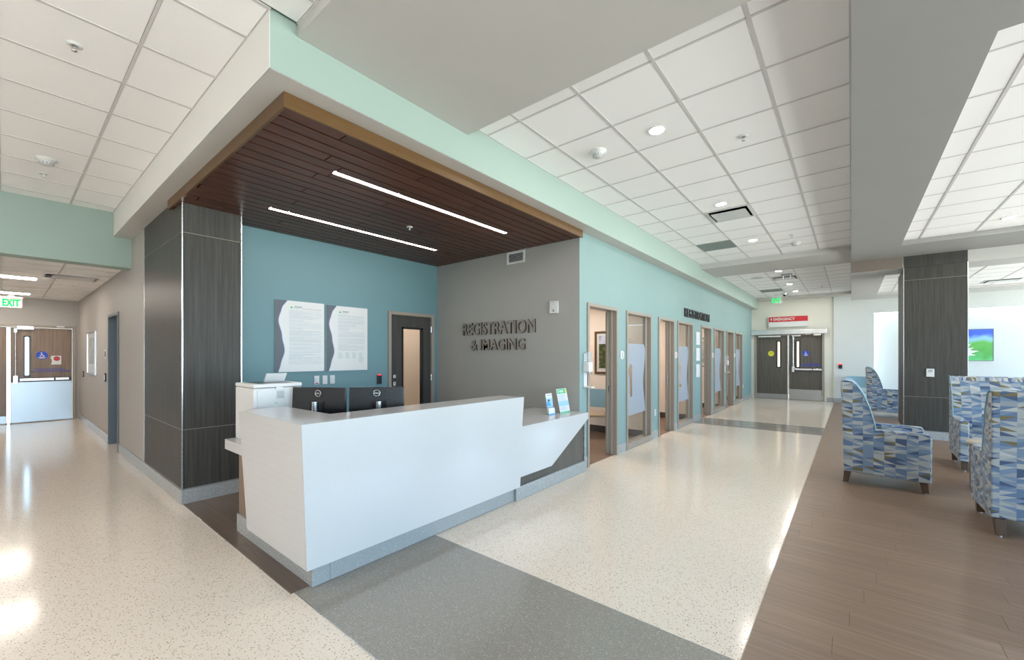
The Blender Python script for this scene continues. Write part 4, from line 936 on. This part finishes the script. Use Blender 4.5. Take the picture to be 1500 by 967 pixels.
# ---------------------------------------------------------------- ceiling fittings
def downlight(label, x, y, z=ZC, r0=0.085):
    r = thing('downlight', label, 'light', (x, y, z), 'round downlights in the tile ceiling')
    part('trim_ring', MB().lathe((x, y, z), [(r0, 0.004), (r0 * 0.98, -0.006), (r0 * 0.86, -0.006), (r0 * 0.82, 0.003)], 28), 'plastic_white', r)
    part('lens', MB().add([(x + r0 * 0.84 * math.cos(k * PI / 12), y + r0 * 0.84 * math.sin(k * PI / 12), z - 0.002) for k in range(24)], [tuple(range(23, -1, -1))]), 'light_down', r)
downlight('round downlight beside the domed smoke detector in the tile ceiling', -1.418, 3.889, r0=0.078)
downlight('round downlight next to the slotted air diffuser before the ceiling beam', -1.413, 6.35, r0=0.075)
downlight('round downlight next to the green return grille before the ceiling beam', -1.40, 8.713, r0=0.075)
downlight('round downlight just past the ceiling beam', -1.41, 12.3, r0=0.075)
downlight('round downlight past the far slotted diffuser', -1.42, 14.75, r0=0.075)
downlight('round downlight by the security camera at the far end', -1.42, 16.5, r0=0.075)
downlight('round downlight over the lounge chairs', 1.789, 9.32, 3.62, 0.075)
def smoke(label, x, y, z):
    r = thing('smoke_detector', label, 'smoke detector', (x, y, z), 'smoke detectors')
    part('base', MB().lathe((x, y, z), [(0.085, 0.004), (0.085, -0.006), (0.062, -0.022), (0.058, -0.03)], 28), 'plastic_white', r)
    part('head', MB().lathe((x, y, z), [(0.056, -0.028), (0.054, -0.05), (0.045, -0.058), (0.0, -0.06)], 28), 'plastic_white', r)
    for k in range(12):
        a = k * PI / 6; part('slot', MB().hexa(*[[(x + q * math.cos(a + s), y + q * math.sin(a + s), z + zz) for q, s in ((0.047, -0.13), (0.0565, -0.13), (0.0565, 0.13), (0.047, 0.13))] for zz in (-0.054, -0.036)]), 'plastic_grey', r)
smoke('white smoke detector between two sprinkler heads in the left ceiling', -6.644, 0.29, ZL)
smoke('white smoke detector beside the first round downlight', -2.037, 3.91, ZC)
smoke('white smoke detector close to the ceiling beam', -0.81, 9.43, ZC)
def sprinkler(label, x, y, z):
    r = thing('sprinkler_head', label, 'sprinkler', (x, y, z), 'sprinkler heads')
    part('escutcheon', MB().lathe((x, y, z), [(0.04, 0.004), (0.04, -0.004), (0.022, -0.008), (0.012, -0.003)], 20), 'plastic_white', r)
    part('frame_arm', MB().cyl((x - 0.010, y, z), (x - 0.004, y, z - 0.035), 0.003, 8).cyl((x + 0.010, y, z), (x + 0.004, y, z - 0.035), 0.003, 8), 'chrome', r)
    part('deflector', MB().lathe((x, y, z), [(0.0, -0.034), (0.016, -0.036), (0.016, -0.039), (0.0, -0.039)], 16), 'chrome', r)
for lb, x, y, z in (('sprinkler head alone on a tile of the left ceiling', -4.052, 0.302, ZL), ('sprinkler head beyond the smoke detector of the left ceiling', -7.187, 0.293, ZL), ('sprinkler head in the tile ceiling across from the first downlight', -0.81, 4.53, ZC),
    ('sprinkler head beside the smoke detector before the ceiling beam', -0.81, 8.75, ZC), ('sprinkler head in the slatted wood ceiling', -4.375, 3.286, ZW), ('sprinkler head in the corridor ceiling before the exit doors', -11.9, 0.9, 2.97), ('sprinkler head in the far tile ceiling near the emergency doors', -0.7, 15.9, ZC)): sprinkler(lb, x, y, z)
def diffuser(label, x0, x1, y0, y1, z, drop=0.04):
    r = thing('air_diffuser', label, 'air vent', ((x0 + x1) / 2, (y0 + y1) / 2, z)); w = 0.03
    part('frame', MB().box(x0, x1, y0, y0 + w, z - 0.006, z + 0.01).box(x0, x1, y1 - w, y1, z - 0.006, z + 0.01).box(x0, x0 + w, y0 + w, y1 - w, z - 0.006, z + 0.01).box(x1 - w, x1, y0 + w, y1 - w, z - 0.006, z + 0.01), 'plastic_white', r, 0.002)
    part('throat', B(x0 + w, x1 - w, y0 + w, y1 - w, z + 0.004, z + 0.0045), 'plastic_black', r)
    part('baffle', MB().hexa([(x0 + 0.06, y0 + 0.10, z - 0.02), (x1 - 0.06, y0 + 0.10, z - 0.02), (x1 - 0.06, y1 - 0.06, z - 0.012), (x0 + 0.06, y1 - 0.06, z - 0.012)], [(x0 + 0.06, y0 + 0.10, z - 0.014), (x1 - 0.06, y0 + 0.10, z - 0.014), (x1 - 0.06, y1 - 0.06, z - 0.006), (x0 + 0.06, y1 - 0.06, z - 0.006)]), 'plastic_white', r)
diffuser('slotted air diffuser between the downlights before the ceiling beam', -1.71 + 0.02, -1.105 - 0.01, 6.60, 7.19, ZC)
diffuser('slotted air diffuser past the ceiling beam', -1.71 + 0.02, -1.105 - 0.01, 13.2, 13.8, ZC)
diffuser('slotted air diffuser in the left corridor ceiling by the header', -10.9, -10.35, 0.42, 1.10, 2.97)
diffuser('slotted air diffuser over the far lounge chairs', 2.45, 3.05, 14.6, 15.2, 3.37)
def grille(label, x0, x1, y0, y1, z):
    r = thing('return_grille', label, 'air vent', ((x0 + x1) / 2, (y0 + y1) / 2, z))
    part('backing', B(x0, x1, y0, y1, z + 0.002, z + 0.004), 'plastic_grey', r)
    m = MB(); n = 22
    for k in range(n + 1):
        q = x0 + (x1 - x0) * k / n; m.box(q - 0.005, q + 0.005, y0, y1, z - 0.006, z + 0.002)
        q = y0 + (y1 - y0) * k / n; m.box(x0, x1, q - 0.005, q + 0.005, z - 0.006, z + 0.002)
    part('lattice', m, 'grille_green', r)
grille('square green egg crate return grille before the ceiling beam', -2.31, -1.72, 8.44, 9.03, ZC); grille('square green egg crate return grille past the ceiling beam', -2.31, -1.72, 15.55, 16.14, ZC)
r = thing('security_camera', 'small white dome camera on the ceiling near the far EXIT sign', 'camera', (-1.75, 16.7, ZC)); part('mount', MB().lathe((-1.75, 16.7, ZC), [(0.06, 0.0), (0.06, -0.05), (0.045, -0.06)], 20), 'plastic_white', r); part('dome', MB().lathe((-1.75, 16.7, ZC), [(0.047, -0.058), (0.04, -0.09), (0.02, -0.11), (0.0, -0.115)], 20), 'plastic_black', r)
r = thing('ceiling_speaker', 'round white ceiling speaker past the ceiling beam', 'speaker', (-1.99, 12.98, ZC)); part('trim', MB().lathe((-1.99, 12.98, ZC), [(0.15, 0.003), (0.15, -0.005), (0.13, -0.009)], 28), 'plastic_white', r); part('mesh', MB().lathe((-1.99, 12.98, ZC), [(0.13, -0.007), (0.07, -0.012), (0.0, -0.013)], 28), 'grid_white', r)
r = thing('projector_bracket', 'white ceiling bracket hanging beyond the beam between downlights', 'bracket', (-1.3, 12.9, ZC)); part('plate', B(-1.42, -1.18, 12.82, 12.98, ZC - 0.03, ZC), 'plastic_grey', r, 0.004); part('rod', MB().cyl((-1.38, 12.9, ZC - 0.03), (-1.38, 12.9, ZC - 0.13), 0.012), 'plastic_white', r); part('rod', MB().cyl((-1.22, 12.9, ZC - 0.03), (-1.22, 12.9, ZC - 0.13), 0.012), 'plastic_white', r)
for k, (x0, x1) in enumerate(((-11.45, -11.15), (-14.35, -14.05))):
    r = thing('corridor_light', ('bright linear ceiling light in the left corridor near the header', 'bright linear ceiling light in the left corridor near the EXIT sign')[k], 'light', ((x0 + x1) / 2, -0.2, 2.97), 'corridor lights')
    part('frame', MB().box(x0 - 0.02, x1 + 0.02, -0.83, 0.39, 2.966, 2.975), 'plastic_white', r); part('lens', B(x0, x1, -0.81, 0.37, 2.960, 2.9665), 'light_corridor', r)

for k, (x, y) in enumerate(((-6.2, -2.3), (-3.6, -2.3), (-1.0, -2.3), (-6.2, -3.8), (-3.6, -3.8), (-1.0, -3.8))):
    r = thing('panel_light', 'flat panel light in the lobby ceiling, %s' % ('beside the corridor header', 'middle of the row by the tile field', 'beside the long bulkhead', 'beside the corridor header and the rear wall', 'middle of the row by the rear wall', 'beside the long bulkhead and the rear wall')[k], 'light', (x, y, ZL), 'lobby panel lights')
    part('frame', MB().box(x - 0.61, x + 0.61, y - 0.31, y + 0.31, ZL - 0.006, ZL + 0.002), 'plastic_white', r); part('lens', B(x - 0.58, x + 0.58, y - 0.28, y + 0.28, ZL - 0.012, ZL - 0.0055), 'light_lobby', r)

# ---------------------------------------------------------------- lounge seating
def lounge_chair(label):
    """faces +x, back edge at x = 0, near side at y = 0"""
    r = thing('lounge_chair', label, 'lounge chair', (0, 0, 0), 'patterned lounge chairs'); W = 0.74; FB = 'fabric_shards'
    L = 0.80
    for y0, y1 in ((0.0, 0.10), (W - 0.10, W)):
        part('arm', MB().prism([(0.015, 0.155), (L - 0.005, 0.125), (L, 0.66), (L - 0.03, 0.692), (0.30, 0.70), (0.02, 0.70)], 'y', y0, y1), FB, r, 0.018, 3, uv=True)
    prof = [(0.012, 0.156), (0.0, 0.70), (-0.018, 1.20), (-0.02, 1.262), (-0.005, 1.285), (0.03, 1.288), (0.085, 1.275), (0.14, 1.225), (0.20, 1.12), (0.255, 0.97), (0.295, 0.82), (0.315, 0.69), (0.33, 0.45), (0.33, 0.156)]
    part('backrest', MB().prism(prof, 'y', 0.004, W - 0.004), FB, r, 0.014, 3, uv=True)
    fr_ = prof[4:12]
    for y in (0.004, W - 0.004): part('piping', MB().tube([(a, y, b) for a, b in fr_], 0.007, 8), 'vinyl_blue', r)
    part('seat_cushion', B(0.30, L - 0.02, 0.105, W - 0.105, 0.33, 0.47), FB, r, 0.03, 3, uv=True)
    part('front_rail', B(0.32, L - 0.03, 0.10, W - 0.10, 0.14, 0.325), FB, r, 0.01, 2, uv=True)
    for x, y, sx_ in ((0.05, 0.06, -1), (0.05, W - 0.06, -1), (L - 0.07, 0.06, 1), (L - 0.07, W - 0.06, 1)):
        lg = part('leg', MB().hexa([(x - 0.028 + sx_ * 0.02, y - 0.028, 0.008), (x + 0.028 + sx_ * 0.02, y - 0.028, 0.008), (x + 0.028 + sx_ * 0.02, y + 0.028, 0.008), (x - 0.028 + sx_ * 0.02, y + 0.028, 0.008)], [(x - 0.036, y - 0.036, 0.152), (x + 0.036, y - 0.036, 0.152), (x + 0.036, y + 0.036, 0.152), (x - 0.036, y + 0.036, 0.152)]), 'leg_wood', r, 0.003)
        part('glide', MB().cyl((x + sx_ * 0.02, y, 0.0), (x + sx_ * 0.02, y, 0.009), 0.016, 12), 'chrome', lg)
    return r
ch = lounge_chair('blue patterned lounge chair standing alone in front of the square wood column')
ZP = 0.0023
spots = [((-0.085, 6.68, ZP), 0.0, None), ((1.70, 5.56, ZP), PI / 2, 'blue patterned lounge chair turned with its back to the desk, beside the small drum table'),
         ((1.16, 9.20, ZP), -PI / 2, 'blue patterned lounge chair showing its seat, between drum table and square column'), ((0.32, 14.3, ZP), 0.0, 'blue patterned lounge chair half hidden behind the square wood column'),
         ((1.62, 14.0, ZP), 0.0, 'blue patterned lounge chair with only its back top showing under the flower picture')]
for k, (loc, rz, lb) in enumerate(spots):
    o = ch if k == 0 else copy_tree(ch)
    o.location = loc; o.rotation_euler = (0, 0, rz)
    if lb: o['label'] = lb
r = thing('drum_table', 'small brown drum side table behind the near patterned chair', 'side table', (1.35, 7.45, ZP))
part('drum', MB().lathe((1.35, 7.45, ZP), [(0.22, 0.0), (0.235, 0.05), (0.235, 0.52), (0.22, 0.53)], 36), 'laminate_warm', r); part('table_top', MB().lathe((1.35, 7.45, ZP), [(0.0, 0.53), (0.25, 0.53), (0.262, 0.54), (0.262, 0.56), (0.25, 0.57), (0.0, 0.57)], 36), 'table_top', r)
# thermostat on the square column, flower picture on the white wall
r = thing('thermostat', 'white thermostat on the square wood column', 'thermostat', (1.165, 11.182, 1.27)); part('body', B(1.11, 1.22, 11.157, 11.182, 1.195, 1.35), 'plastic_white', r, 0.005); part('display', B(1.135, 1.195, 11.155, 11.159, 1.285, 1.33), 'plastic_grey', r)
fx0, fx1, fz0, fz1 = 1.95, 3.25, 1.455, 2.385; fy = 18.55
r = thing('flower_picture', 'large photograph of a white water flower over blue and green on the white wall', 'picture', ((fx0 + fx1) / 2, fy, fz0))
part('canvas', B(fx0, fx1, fy - 0.03, fy, fz0, fz1), 'print_pond', r); part('frame', MB().box(fx0 - 0.012, fx0, fy - 0.036, fy, fz0 - 0.012, fz1 + 0.012).box(fx1, fx1 + 0.012, fy - 0.036, fy, fz0 - 0.012, fz1 + 0.012).box(fx0, fx1, fy - 0.036, fy, fz0 - 0.012, fz0).box(fx0, fx1, fy - 0.036, fy, fz1, fz1 + 0.012), 'frame_slate', r)
for k in range(11):
    a = math.radians(-12 + k * 20.4); L = 0.42 + 0.06 * (k % 2); cx, cz = 2.50, 1.68
    d0 = Vector((math.cos(a), 0, math.sin(a) * 0.8)); n0 = Vector((-math.sin(a), 0, math.cos(a)))
    c0 = Vector((cx, fy - 0.0315 - 0.0003 * k, cz)); part('petal', MB().flat([tuple(c0), tuple(c0 + d0 * L * 0.55 - n0 * 0.06), tuple(c0 + d0 * L), tuple(c0 + d0 * L * 0.55 + n0 * 0.06)]), 'plastic_white', r)
